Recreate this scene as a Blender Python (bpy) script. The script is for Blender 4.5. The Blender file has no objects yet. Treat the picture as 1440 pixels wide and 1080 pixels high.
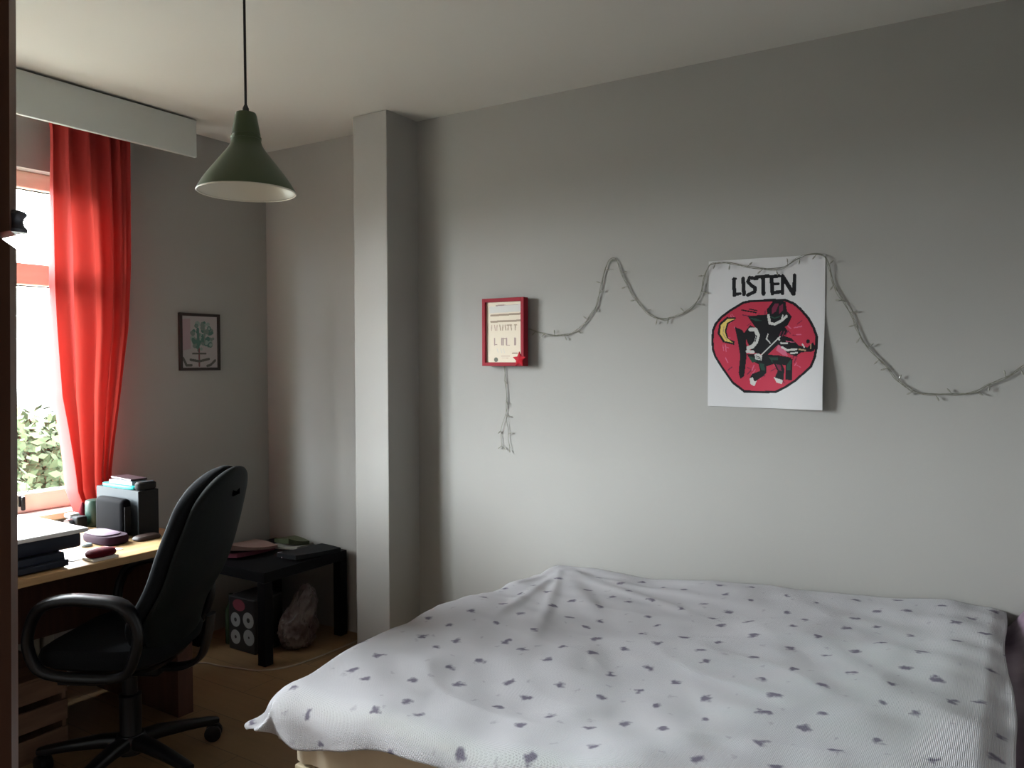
import bpy, bmesh, math, random
import numpy as np
from mathutils import Vector, Matrix, noise
PI = math.pi
random.seed(7)
SC = bpy.context.scene
COL = SC.collection

# ------------------------------------------------------------------ materials
def mat(name, col, rough=0.6, metal=0.0, spec=0.5, coat=0.0, sheen=0.0):
    m = bpy.data.materials.new(name); m.use_nodes = True
    b = m.node_tree.nodes['Principled BSDF']
    b.inputs['Base Color'].default_value = (*col, 1)
    b.inputs['Roughness'].default_value = rough
    b.inputs['Metallic'].default_value = metal
    b.inputs['Specular IOR Level'].default_value = spec
    b.inputs['Coat Weight'].default_value = coat
    b.inputs['Sheen Weight'].default_value = sheen
    return m

def N(m, kind, **kw):
    n = m.node_tree.nodes.new(kind)
    for k, v in kw.items():
        if k in n.inputs: n.inputs[k].default_value = v
        else: setattr(n, k, v)
    return n

def L(m, a, b): m.node_tree.links.new(a, b)

def noisy(m, c1, c2, scale=8, detail=4, stretch=(1, 1, 1), bump=0.0, bscale=60, bdist=0.002):
    b = m.node_tree.nodes['Principled BSDF']
    tc = N(m, 'ShaderNodeTexCoord'); mp = N(m, 'ShaderNodeMapping'); mp.inputs['Scale'].default_value = stretch
    L(m, tc.outputs['Object'], mp.inputs['Vector'])
    nz = N(m, 'ShaderNodeTexNoise', Scale=scale, Detail=detail)
    L(m, mp.outputs[0], nz.inputs['Vector'])
    rp = N(m, 'ShaderNodeValToRGB')
    rp.color_ramp.elements[0].color = (*c1, 1); rp.color_ramp.elements[1].color = (*c2, 1)
    rp.color_ramp.elements[0].position = .3; rp.color_ramp.elements[1].position = .7
    L(m, nz.outputs['Fac'], rp.inputs['Fac']); L(m, rp.outputs['Color'], b.inputs['Base Color'])
    if bump:
        n2 = N(m, 'ShaderNodeTexNoise', Scale=bscale, Detail=3)
        L(m, mp.outputs[0], n2.inputs['Vector'])
        bp = N(m, 'ShaderNodeBump', Strength=bump, Distance=bdist)
        L(m, n2.outputs['Fac'], bp.inputs['Height']); L(m, bp.outputs['Normal'], b.inputs['Normal'])
    return m

WALLC = (.315, .308, .290)
M_wall = noisy(mat('grey_wall_paint', WALLC, .75), tuple(c*.97 for c in WALLC), tuple(c*1.03 for c in WALLC), 1.5, 3, bump=.15, bscale=90)
M_pillar = M_wall
M_ceil = noisy(mat('white_ceiling_paint', (.52, .515, .485), .9), (.50, .492, .455), (.52, .512, .475), 1.2, 3, bump=.1, bscale=70)
M_valance = noisy(mat('grey_valance_paint', (.42, .435, .41), .6), (.49, .52, .50), (.52, .55, .53), 3, 2)
M_wood_dark = noisy(mat('varnished_brown_wood', (.12, .04, .02), .4), (.07, .024, .013), (.13, .048, .024), 6, 5, (6, 6, .5))
M_wood_win = noisy(mat('window_pine', (.78, .74, .62), .4), (.74, .69, .57), (.82, .78, .67), 5, 4, (6, .6, 6))
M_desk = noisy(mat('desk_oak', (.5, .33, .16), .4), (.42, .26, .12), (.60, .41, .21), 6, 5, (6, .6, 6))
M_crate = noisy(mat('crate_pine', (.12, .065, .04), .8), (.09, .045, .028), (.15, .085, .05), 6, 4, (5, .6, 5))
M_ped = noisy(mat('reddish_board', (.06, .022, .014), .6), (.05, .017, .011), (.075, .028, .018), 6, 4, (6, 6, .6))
M_bedwood = noisy(mat('pale_birch', (.62, .52, .34), .5), (.56, .46, .29), (.68, .58, .40), 5, 4, (6, 6, .8))
M_black_fab = noisy(mat('black_chair_fabric', (.006, .007, .008), .9, spec=.1), (.005, .006, .007), (.009, .010, .012), 300, 2, bump=.3, bscale=500, bdist=.001)
M_black_pl = mat('black_plastic', (.004, .004, .006), .36, spec=.3)
M_shell = noisy(mat('black_shell_cloth', (.006, .007, .007), .65, spec=.12), (.004, .006, .006), (.008, .010, .010), 250, 2)
M_black_table = mat('black_lacquer', (.004, .004, .005), .6, spec=.12)
M_green = mat('green_enamel', (.058, .082, .036), .38)
M_white_en = mat('white_enamel', (.60, .58, .49), .35)
M_cord = mat('black_cord', (.01, .01, .01), .6)
M_bulb = mat('frosted_bulb', (.8, .8, .75), .3)
M_metal_dark = mat('dark_metal', (.10, .10, .12), .35, .8)
M_metal = mat('brushed_metal', (.5, .5, .52), .3, 1.0)
M_white = mat('white_plastic', (.88, .89, .90), .3)
M_paper = mat('white_paper', (.75, .74, .72), .8)
M_navy = mat('dark_navy_plastic', (.012, .016, .03), .4)
M_navy2 = mat('slate_blue_label', (.05, .07, .10), .5)
M_dkred = mat('dark_red_fabric', (.085, .004, .010), .8, spec=.1)
M_red = mat('red_card', (.60, .10, .08), .5)
M_framered = mat('red_lacquer_frame', (.27, .016, .028), .6, spec=.15)
M_purple = mat('plum_cloth', (.022, .005, .016), .8, spec=.2)
M_lilac = mat('lilac_cover', (.20, .14, .19), .7)
M_grey_box = mat('slate_grey_card', (.016, .023, .028), .6, spec=.3)
M_blk_card = mat('black_card', (.006, .007, .009), .7, spec=.25)
M_teal = mat('turquoise_folder', (.02, .50, .48), .5)
M_bluegrey = mat('pale_blue_booklet', (.30, .38, .44), .5)
M_grn_dark = mat('dark_green_plastic', (.01, .04, .03), .4)
M_frame_dk = mat('black_brown_frame', (.018, .010, .008), .45)
M_rad = mat('radiator_enamel', (.42, .42, .36), .4)
M_wire = mat('grey_green_wire', (.17, .165, .125), .5)
M_wirebulb = mat('clear_tiny_bulb', (.28, .27, .23), .2)
M_sheet = noisy(mat('cream_fitted_sheet', (.52, .43, .32), .9), (.48, .40, .29), (.56, .48, .36), 6, 3)
M_mag = mat('magazine_cover', (.16, .095, .08), .7)
M_magred = mat('magazine_red_spine', (.10, .01, .025), .7)
M_plant = mat('dark_green_cover', (.04, .05, .02), .6)
M_bag = mat('thin_plastic_bag', (.30, .20, .19), .3)
M_ring = mat('pale_grey_print', (.24, .25, .25), .6)
M_redpatch = mat('dark_red_print', (.16, .03, .045), .6)
M_cable = mat('pale_cable', (.30, .25, .20), .6)
M_leaf = noisy(mat('tree_leaf', (.02, .026, .012), .8, spec=.1), (.016, .024, .010), (.040, .052, .026), 2, 2)
M_bark = mat('tree_bark', (.10, .07, .05), .9)
M_ground = noisy(mat('outdoor_ground', (.06, .06, .05), .95), (.04, .05, .035), (.08, .08, .075), .2, 4)

# floor: laminate boards
def floor_mat():
    m = mat('laminate_floor', (.3, .2, .1), .42)
    b = m.node_tree.nodes['Principled BSDF']
    tc = N(m, 'ShaderNodeTexCoord'); mp = N(m, 'ShaderNodeMapping')
    mp.inputs['Rotation'].default_value = (0, 0, 0)
    L(m, tc.outputs['Object'], mp.inputs['Vector'])
    br = N(m, 'ShaderNodeTexBrick'); br.offset = .37
    br.inputs['Scale'].default_value = 1; br.inputs['Brick Width'].default_value = 1.2
    br.inputs['Row Height'].default_value = .19; br.inputs['Mortar Size'].default_value = .0015
    br.inputs['Color1'].default_value = (.25, .16, .08, 1); br.inputs['Color2'].default_value = (.20, .125, .062, 1)
    br.inputs['Mortar'].default_value = (.08, .05, .03, 1); br.inputs['Bias'].default_value = 0
    L(m, mp.outputs[0], br.inputs['Vector'])
    mp2 = N(m, 'ShaderNodeMapping'); mp2.inputs['Scale'].default_value = (1.2, 14, 1)
    L(m, tc.outputs['Object'], mp2.inputs['Vector'])
    nz = N(m, 'ShaderNodeTexNoise', Scale=3, Detail=6); L(m, mp2.outputs[0], nz.inputs['Vector'])
    mx = N(m, 'ShaderNodeMix', data_type='RGBA', blend_type='MULTIPLY'); mx.inputs[0].default_value = .55
    rp = N(m, 'ShaderNodeValToRGB'); rp.color_ramp.elements[0].color = (.55, .5, .45, 1); rp.color_ramp.elements[1].color = (1.15, 1.1, 1.05, 1)
    L(m, nz.outputs['Fac'], rp.inputs['Fac'])
    L(m, br.outputs['Color'], mx.inputs[6]); L(m, rp.outputs['Color'], mx.inputs[7])
    L(m, mx.outputs[2], b.inputs['Base Color'])
    return m
M_floor = floor_mat()

def curtain_mat():
    m = mat('red_curtain_cloth', (.42, .036, .032), .85)
    b = m.node_tree.nodes['Principled BSDF']; out = m.node_tree.nodes['Material Output']
    tr = N(m, 'ShaderNodeBsdfTranslucent'); tr.inputs['Color'].default_value = (.44, .052, .038, 1)
    mx = N(m, 'ShaderNodeMixShader'); mx.inputs[0].default_value = .20
    L(m, b.outputs[0], mx.inputs[1]); L(m, tr.outputs[0], mx.inputs[2]); L(m, mx.outputs[0], out.inputs['Surface'])
    return m
M_curtain = curtain_mat()

def glass_mat():
    m = bpy.data.materials.new('window_glass'); m.use_nodes = True
    nt = m.node_tree; nt.nodes.clear()
    out = N(m, 'ShaderNodeOutputMaterial'); t = N(m, 'ShaderNodeBsdfTransparent'); t.inputs[0].default_value = (.95, .97, .96, 1)
    g = N(m, 'ShaderNodeBsdfGlossy'); g.inputs['Roughness'].default_value = .02
    mx = N(m, 'ShaderNodeMixShader'); mx.inputs[0].default_value = .012
    L(m, t.outputs[0], mx.inputs[1]); L(m, g.outputs[0], mx.inputs[2]); L(m, mx.outputs[0], out.inputs['Surface'])
    return m
M_glass = glass_mat()

def spread_mat():
    m = mat('cotton_bedspread_print', (.6, .6, .6), .9)
    b = m.node_tree.nodes['Principled BSDF']
    uv = N(m, 'ShaderNodeUVMap'); uv.uv_map = 'cloth'
    nz = N(m, 'ShaderNodeTexNoise', Scale=34, Detail=3); L(m, uv.outputs[0], nz.inputs['Vector'])
    sub = N(m, 'ShaderNodeVectorMath', operation='SUBTRACT'); sub.inputs[1].default_value = (.5, .5, .5)
    L(m, nz.outputs['Color'], sub.inputs[0])
    sc = N(m, 'ShaderNodeVectorMath', operation='SCALE'); sc.inputs['Scale'].default_value = .055
    L(m, sub.outputs[0], sc.inputs[0])
    add = N(m, 'ShaderNodeVectorMath', operation='ADD')
    L(m, uv.outputs[0], add.inputs[0]); L(m, sc.outputs[0], add.inputs[1])
    def spots(scale, off, rnd, lo, hi):
        mp = N(m, 'ShaderNodeMapping'); mp.inputs['Location'].default_value = off; mp.inputs['Rotation'].default_value = (0, 0, .55)
        L(m, add.outputs[0], mp.inputs['Vector'])
        v = N(m, 'ShaderNodeTexVoronoi', Scale=scale, Randomness=rnd); v.voronoi_dimensions = '2D'
        L(m, mp.outputs[0], v.inputs['Vector'])
        r = N(m, 'ShaderNodeMapRange'); r.inputs['From Min'].default_value = lo; r.inputs['From Max'].default_value = hi
        r.inputs['To Min'].default_value = 1; r.inputs['To Max'].default_value = 0
        L(m, v.outputs['Distance'], r.inputs['Value'])
        return r.outputs[0]
    s1 = spots(7.4, (.03, .02, 0), .60, .055, .135)
    s2 = spots(7.4, (.11, .085, 0), .8, .01, .07)
    base = N(m, 'ShaderNodeTexNoise', Scale=5, Detail=4); L(m, uv.outputs[0], base.inputs['Vector'])
    rp = N(m, 'ShaderNodeValToRGB'); rp.color_ramp.elements[0].color = (.505, .49, .515, 1); rp.color_ramp.elements[1].color = (.56, .55, .57, 1)
    L(m, base.outputs['Fac'], rp.inputs['Fac'])
    m1 = N(m, 'ShaderNodeMix', data_type='RGBA'); L(m, s1, m1.inputs[0]); L(m, rp.outputs[0], m1.inputs[6]); m1.inputs[7].default_value = (.15, .13, .18, 1)
    hf = N(m, 'ShaderNodeMath', operation='MULTIPLY'); hf.inputs[1].default_value = .45; L(m, s2, hf.inputs[0])
    m2 = N(m, 'ShaderNodeMix', data_type='RGBA'); L(m, hf.outputs[0], m2.inputs[0]); L(m, m1.outputs[2], m2.inputs[6]); m2.inputs[7].default_value = (.24, .215, .27, 1)
    L(m, m2.outputs[2], b.inputs['Base Color'])
    # waffle weave
    wv = N(m, 'ShaderNodeTexWave', Scale=95); wv.bands_direction = 'Y'; wv.inputs['Distortion'].default_value = 1.0
    L(m, uv.outputs[0], wv.inputs['Vector'])
    wx = N(m, 'ShaderNodeTexWave', Scale=90); wx.bands_direction = 'X'; wx.inputs['Distortion'].default_value = 1.0
    L(m, uv.outputs[0], wx.inputs['Vector'])
    ad = N(m, 'ShaderNodeMath', operation='ADD'); L(m, wv.outputs['Fac'], ad.inputs[0]); L(m, wx.outputs['Fac'], ad.inputs[1])
    n3 = N(m, 'ShaderNodeTexNoise', Scale=40, Detail=4); L(m, uv.outputs[0], n3.inputs['Vector'])
    ad2 = N(m, 'ShaderNodeMath', operation='ADD'); L(m, ad.outputs[0], ad2.inputs[0]); L(m, n3.outputs['Fac'], ad2.inputs[1])
    bp = N(m, 'ShaderNodeBump', Strength=.7, Distance=.004); L(m, ad2.outputs[0], bp.inputs['Height'])
    L(m, bp.outputs['Normal'], b.inputs['Normal'])
    return m
M_spread = spread_mat()
M_mauve = noisy(mat('dark_mauve_satin', (.22, .15, .20), .5), (.15, .10, .14), (.30, .22, .27), 8, 3)

# ------------------------------------------------------------------ object helpers
ORI = {}   # world origin of every object with identity rotation built through these helpers
def tag(o, label=None, cat=None, group=None, kind=None):
    if label: o['label'] = label
    if cat: o['category'] = cat
    if group: o['group'] = group
    if kind: o['kind'] = kind
    return o

def thing(name, label, cat, loc=(0, 0, 0), rz=0, group=None, kind=None):
    o = bpy.data.objects.new(name, None); COL.objects.link(o)
    o.location = loc; o.rotation_euler = (0, 0, rz); o.empty_display_size = .05
    ORI[o.name] = Vector(loc)
    return tag(o, label, cat, group, kind)

def obj(name, bm, mats, parent=None, smooth=False, local=False, origin=None):
    """one mesh object; bm is in world coordinates unless local"""
    if not isinstance(mats, (list, tuple)): mats = [mats]
    me = bpy.data.meshes.new(name)
    if isinstance(bm, bmesh.types.BMesh):
        vs = [v.co for v in bm.verts]
        off = Vector((0, 0, 0))
        if not local:
            if parent is not None: off = ORI[parent.name]
            elif origin is not None: off = Vector(origin)
            elif vs:
                lo = [min(v[i] for v in vs) for i in range(3)]; hi = [max(v[i] for v in vs) for i in range(3)]
                off = Vector(((lo[0]+hi[0])/2, (lo[1]+hi[1])/2, lo[2]))
        for v in bm.verts: v.co -= off
        bmesh.ops.recalc_face_normals(bm, faces=bm.faces)
        bm.to_mesh(me); bm.free()
    for m in mats: me.materials.append(m)
    if smooth:
        for p in me.polygons: p.use_smooth = True
    o = bpy.data.objects.new(name, me); COL.objects.link(o)
    if parent is not None:
        o.parent = parent; ORI[o.name] = ORI[parent.name]
    else:
        o.location = off; ORI[o.name] = Vector(off)
    if smooth:
        try:
            me.set_sharp_from_angle(angle=math.radians(42))
        except Exception: pass
    return o

def BM(): return bmesh.new()

def box(bm, x0, x1, y0, y1, z0, z1, bev=0.0, mi=0, seg=2, rot=None, piv=None):
    r = bmesh.ops.create_cube(bm, size=1)
    vs = r['verts']
    for v in vs:
        v.co = Vector((x0+(v.co.x+.5)*(x1-x0), y0+(v.co.y+.5)*(y1-y0), z0+(v.co.z+.5)*(z1-z0)))
    if rot is not None:
        p = Vector(piv) if piv else Vector(((x0+x1)/2, (y0+y1)/2, (z0+z1)/2))
        for v in vs: v.co = rot @ (v.co-p) + p
    fs = {f for v in vs for f in v.link_faces}
    if bev > 0:
        es = list({e for v in vs for e in v.link_edges})
        res = bmesh.ops.bevel(bm, geom=es, offset=bev, segments=seg, profile=.5, affect='EDGES')
        fs = set(f for f in fs if f.is_valid) | set(res['faces'])
    for f in fs: f.material_index = mi
    return bm

def B(*a, **k): return box(BM(), *a, **k)

def lathe(bm, cx, cy, prof, n=48, mi=0, cap=False):
    rings = []
    for r, z in prof:
        if r < 1e-5: rings.append([bm.verts.new((cx, cy, z))])
        else: rings.append([bm.verts.new((cx+r*math.cos(2*PI*i/n), cy+r*math.sin(2*PI*i/n), z)) for i in range(n)])
    for a, b in zip(rings, rings[1:]):
        for i in range(n):
            j = (i+1) % n
            if len(a) == 1 and len(b) == 1: continue
            if len(a) == 1: f = bm.faces.new((a[0], b[i], b[j]))
            elif len(b) == 1: f = bm.faces.new((a[i], b[0], a[j]))
            else: f = bm.faces.new((a[i], b[i], b[j], a[j]))
            f.material_index = mi
    return bm

def tube(bm, pts, r, n=8, mi=0, caps=True, rfun=None):
    pts = [Vector(p) for p in pts]
    rings = []; up = None
    for i, p in enumerate(pts):
        t = (pts[min(i+1, len(pts)-1)]-pts[max(i-1, 0)])
        if t.length < 1e-9: t = Vector((0, 0, 1))
        t.normalize()
        if up is None:
            up = t.orthogonal().normalized()
        else:
            up = (up - t*up.dot(t))
            up = up.normalized() if up.length > 1e-6 else t.orthogonal().normalized()
        s = t.cross(up); rr = rfun(i/(len(pts)-1))*r if rfun else r
        rings.append([bm.verts.new(p+(up*math.cos(2*PI*k/n)+s*math.sin(2*PI*k/n))*rr) for k in range(n)])
    for a, b in zip(rings, rings[1:]):
        for k in range(n):
            f = bm.faces.new((a[k], a[(k+1) % n], b[(k+1) % n], b[k])); f.material_index = mi
    if caps:
        bm.faces.new(rings[0][::-1]).material_index = mi; bm.faces.new(rings[-1]).material_index = mi
    return bm

def sweep(bm, pts, side, ra, rb, n=12, p=2.6, closed=False):
    """elliptic section: half width ra[i] along side, rb[i] across"""
    pts = [Vector(q) for q in pts]; side = Vector(side).normalized(); rings = []; m = len(pts)
    for i, q in enumerate(pts):
        if closed: t = pts[(i+1) % m]-pts[i-1]
        else: t = pts[min(i+1, m-1)]-pts[max(i-1, 0)]
        t.normalize(); nn = t.cross(side).normalized()
        ring = []
        for k in range(n):
            a = 2*PI*k/n; c, s = math.cos(a), math.sin(a)
            c = math.copysign(abs(c)**(2/p), c); s = math.copysign(abs(s)**(2/p), s)
            ring.append(bm.verts.new(q+side*c*ra[i]+nn*s*rb[i]))
        rings.append(ring)
    prs = list(zip(rings, rings[1:]))+([(rings[-1], rings[0])] if closed else [])
    for a, b in prs:
        for k in range(n): bm.faces.new((a[k], a[(k+1) % n], b[(k+1) % n], b[k]))
    if not closed:
        bm.faces.new(rings[0][::-1]); bm.faces.new(rings[-1])
    return bm

def smooth_path(pts, n, closed=False):
    """Catmull-Rom resample"""
    P = [Vector(p) for p in pts]; m = len(P); out = []
    segs = m if closed else m-1
    for s in range(segs):
        if closed: a, b, c, d = P[s-1], P[s], P[(s+1) % m], P[(s+2) % m]
        else: a, b, c, d = P[max(s-1, 0)], P[s], P[s+1], P[min(s+2, m-1)]
        for k in range(n):
            t = k/n
            out.append(.5*((2*b)+(c-a)*t+(2*a-5*b+4*c-d)*t*t+(3*b-a-3*c+d)*t**3))
    if not closed: out.append(P[-1])
    return out

def loft(bm, secs, n=32, p=3.0, axis='z', mi=0):
    """secs: (centre(x,y,z), hx, hy) cross-sections in planes of constant z"""
    rings = []
    for c, hx, hy in secs:
        ring = []
        for k in range(n):
            a = 2*PI*k/n; co, s = math.cos(a), math.sin(a)
            ring.append(bm.verts.new((c[0]+math.copysign(abs(co)**(2/p), co)*hx, c[1]+math.copysign(abs(s)**(2/p), s)*hy, c[2])))
        rings.append(ring)
    for a, b in zip(rings, rings[1:]):
        for k in range(n): bm.faces.new((a[k], a[(k+1) % n], b[(k+1) % n], b[k])).material_index = mi
    bm.faces.new(rings[0][::-1]).material_index = mi; bm.faces.new(rings[-1]).material_index = mi
    return bm

def sst(a, b, x):
    t = min(1, max(0, (x-a)/(b-a))); return t*t*(3-2*t)

def struct(name, bm, m, **k):
    o = obj(name, bm, m, origin=(0, 0, 0), **k); o['kind'] = 'structure'; return o

# ------------------------------------------------------------------ room shell
XW, YB, ZC = -3.626, 3.110, 2.635      # window wall, long wall, ceiling
XR, YF = .47, -.45                     # right wall, near wall
T = .25
WY0, WY1, WZ0, WZ1 = .42, 2.10, .785, 2.290   # window opening
struct('floor', B(XW-.02, XR+.02, YF-1.3, YB+.02, -.06, 0), M_floor)
struct('ceiling', B(XW-.02, XR+.1, YF-1.4, YB+.1, ZC, ZC+.1), M_ceil)
struct('wall_back', B(XW-T, XR+.1, YB, YB+.15, 0, ZC), M_wall)
struct('wall_right', B(XR, XR+.15, YF-.1, YB, 0, ZC), M_wall)
bm = BM()
box(bm, XW-T, XW, YF-.12, WY0, 0, ZC); box(bm, XW-T, XW, WY1, YB, 0, ZC)
box(bm, XW-T, XW, WY0, WY1, 0, WZ0); box(bm, XW-T, XW, WY0, WY1, WZ1, ZC)
struct('wall_left', bm, M_wall)
bm = BM()                               # near wall with the doorway the open door belongs to
DX0, DX1, DZ = -1.33, -.48, 2.06
box(bm, XW, DX0, YF-.12, YF, 0, ZC); box(bm, DX1, XR, YF-.12, YF, 0, ZC); box(bm, DX0, DX1, YF-.12, YF, DZ, ZC)
struct('wall_front', bm, M_wall)
bm = BM()                               # hallway behind the doorway
box(bm, DX0-.4, DX1+.4, YF-1.32, YF-1.22, 0, ZC); box(bm, DX0-.5, DX0-.4, YF-1.22, YF-.12, 0, ZC); box(bm, DX1+.4, DX1+.5, YF-1.22, YF-.12, 0, ZC)
struct('wall_hallway', bm, M_wall)
bm = BM()
box(bm, -2.732, -2.5185, 2.880, YB+.01, 0, ZC, bev=.004)
struct('wall_pillar', bm, M_pillar)

# door: dark leaf standing open, free edge toward the room
dt = Vector((-.9023, .4346, 0)); dirv = dt.normalized()
leftv = Vector((-dirv.y, dirv.x, 0)) * 1.0
leftv = Vector((-.434, -.901, 0))
ang = math.radians(9)
ld = (leftv*math.cos(ang)+Vector((-.901, .434, 0))*math.sin(ang)).normalized()   # from free edge to hinge
nd = Vector((-ld.y, ld.x, 0))
if nd.dot(Vector((-.9, .43, 0))) < 0: nd = -nd                                 # away from camera
bm = BM()
zn = 1.593
outline = [(0, .008), (0, zn-.010), (.013, zn-.0005), (.013, zn+.0005), (0, zn+.0045), (0, 2.03), (.83, 2.03), (.83, .008)]
e0 = dt+Vector((0, 0, 0))
def dp(s, z, d): q = e0+ld*s+nd*d; q = q+ld*((1.75-z)*.0155); return (q.x, q.y, z)
a = [bm.verts.new(dp(s, z, 0)) for s, z in outline]; b = [bm.verts.new(dp(s, z, .04)) for s, z in outline]
bm.faces.new(a); bm.faces.new(b[::-1])
for i in range(len(a)):
    j = (i+1) % len(a); bm.faces.new((a[i], b[i], b[j], a[j]))
door = struct('door_1', bm, M_wood_dark)
bm = BM()
for zlo, zhi in ((.15, .95), (1.10, 1.9)):
    pass
# moulding strip near the free edge of the door face
q = [dp(.016, .02, -.004), dp(.016, 2.02, -.004)]
tube(bm, q, .004, 8)
obj('edge_moulding', bm, M_wood_dark, door, smooth=True)
bm = BM()
c = Vector(dp(-.002, 1.608, .018))
ax = -ld
def stud_ring(h, r, n=20):
    return [bm.verts.new(c+ax*0+Vector((0, 0, h))+Vector((math.cos(2*PI*k/n)*r, math.sin(2*PI*k/n)*r, 0))) for k in range(n)]
prof = [(-.0105, .0), (-.0105, .0115), (-.007, .012), (-.003, .009), (.001, .0078), (.005, .009), (.009, .0118), (.012, .010), (.014, .004)]
rr = []
for h, r in prof:
    if r == 0: rr.append([bm.verts.new(c+Vector((0, 0, h)))])
    else: rr.append(stud_ring(h, r))
for A_, B_ in zip(rr, rr[1:]):
    n_ = len(B_)
    for k in range(n_):
        if len(A_) == 1: bm.faces.new((A_[0], B_[k], B_[(k+1) % n_]))
        else: bm.faces.new((A_[k], A_[(k+1) % n_], B_[(k+1) % n_], B_[k]))
bm.faces.new(rr[-1])
o = obj('hinge_knuckle', bm, M_metal_dark, door, smooth=True); o['label'] = 'dark metal hinge knuckle on the door edge'

# ------------------------------------------------------------------ window
FX = -3.70
win = thing('window_1', None, None, (FX, 1.26, WZ0), kind='structure')
bm = BM()
fx0, fx1 = FX-.06, FX+.012
box(bm, fx0, fx1, WY0, WY1, WZ0, WZ0+.085, bev=.006); box(bm, fx0, fx1, WY0, WY1, WZ1-.075, WZ1, bev=.006)
for y in (WY0, WY1-.075): box(bm, fx0, fx1, y, y+.075, WZ0+.08, WZ1-.07, bev=.006)
box(bm, fx0, fx1, 1.22, 1.30, WZ0+.08, WZ1-.07, bev=.006)
obj('window_frame', bm, M_wood_win, win)
bm = BM(); box(bm, fx0+.005, fx1+.012, WY0+.07, 1.225, 1.79, 1.885, bev=.006); box(bm, fx0+.005, fx1+.012, 1.295, WY1-.07, 1.79, 1.885, bev=.006)
obj('transom', bm, M_wood_win, win)
bm = BM()
for ya, yb in ((WY0+.07, 1.225), (1.295, WY1-.07)):
    for za, zb in ((WZ0+.08, 1.795), (1.88, WZ1-.07)):
        box(bm, FX-.03, FX-.024, ya, yb, za, zb)
obj('window_pane', bm, M_glass, win)
bm = BM()
for za, zb in ((WZ0+.083, 1.791), (1.884, WZ1-.073)):    # dark glazing gaskets
    for ya, yb in ((WY0+.073, 1.222), (1.298, WY1-.073)):
        box(bm, FX-.024, FX-.018, ya, yb, za, za+.006); box(bm, FX-.024, FX-.018, ya, yb, zb-.006, zb)
obj('glazing_seal', bm, M_blk_card, win)
bm = BM()
box(bm, FX+.012, FX+.022, 1.775, 1.800, .815, .865, bev=.004); box(bm, FX+.022, FX+.040, 1.780, 1.795, .80, .862, bev=.005)
obj('window_handle', bm, M_black_pl, win)
bm = B(FX+.012, XW+.045, WY0-.04, WY1+.04, WZ0-.035, WZ0-.003, bev=.006)
obj('window_sill', bm, M_wood_win, win)

# pelmet over the curtain
pel = thing('pelmet', 'long pale grey pelmet board under the ceiling over the window', 'pelmet', (-3.42, 1.0, 2.446))
bm = BM(); box(bm, -3.410, -3.390, -.30, 2.488, 2.446, 2.624, bev=.002)
obj('front_board', bm, M_valance, pel)
obj('gap_shade_board', B(XW+.001, -3.411, -.30, 2.486, 2.606, 2.616), M_valance, pel)  # unseen board added to keep light out of the gap above the front board
rail = obj('curtain_rail', B(-3.54, -3.51, -.28, 2.466, 2.586, 2.605), M_white, pel)

# radiator below the window
rad = thing('radiator', 'ribbed off-white radiator on the wall below the window, behind the desk', 'radiator', (-3.58, 1.2, .14))
bm = BM()
y = .60
while y < 1.85:
    box(bm, -3.60, -3.54, y, y+.045, .14, .66, bev=.012, seg=3); y += .06
obj('radiator_panel', bm, M_rad, rad, smooth=True)
bm = BM(); tube(bm, [(-3.57, .58, .19), (-3.57, 1.89, .19)], .014, 10); tube(bm, [(-3.57, .58, .62), (-3.57, 1.87, .62)], .012, 10)
tube(bm, [(-3.57, 1.87, .19), (-3.57, 1.91, .19), (-3.57, 1.91, .0)], .010, 10)
obj('radiator_pipe', bm, M_rad, rad, smooth=True)

# ------------------------------------------------------------------ curtain
def lerp_tab(tab, z):
    for (z0, v0), (z1, v1) in zip(tab, tab[1:]):
        if z >= z1: return v0+(v1-v0)*(z0-z)/(z0-z1)
    return tab[-1][1]
cl = [(2.60, 1.835), (2.455, 1.862), (1.785, 1.862), (1.30, 1.868), (1.17, 1.885), (1.00, 1.905), (.88, 1.915), (.765, 1.955)]
cr = [(2.60, 2.225), (1.90, 2.224), (1.60, 2.208), (1.30, 2.165), (1.10, 2.130), (.95, 2.108), (.765, 2.10)]
bm = BM(); NU, NV = 170, 110; grid = []
for j in range(NV+1):
    z = 2.583-(2.583-.765)*j/NV; row = []
    yl, yr = lerp_tab(cl, z), lerp_tab(cr, z)
    drop = (2.60-z)/1.835
    for i in range(NU+1):
        s = i/NU
        ph = 2*PI*(5.4*s+.45*math.sin(2.1*PI*s+.6)+.10*math.sin(3*drop+5*s))
        amp = (.027+.011*math.sin(4*s+1.5*drop))*(1+.7*sst(.3, .05, s)*sst(.1, .4, drop))
        x = -3.525+.006*math.sin(2.3*ph+1)*(1-.6*drop)+amp*math.sin(ph+.5*math.sin(ph*.5)+.35*math.sin(5*drop+3*s))+.010*math.sin(2.6*PI*s+2*drop)+.004*noise.noise(Vector((s*9, z*2.2, 3)))
        x += .018*math.sin(PI*s)*drop
        y = yl+(yr-yl)*s+.010*math.cos(ph)*(.4+.6*drop)
        row.append(bm.verts.new((x, y, z)))
    grid.append(row)
for j in range(NV):
    for i in range(NU): bm.faces.new((grid[j][i], grid[j+1][i], grid[j+1][i+1], grid[j][i+1]))
o = obj('curtain', bm, M_curtain, smooth=True)
tag(o, 'long red curtain drawn to the right edge of the window', 'curtain')

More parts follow.
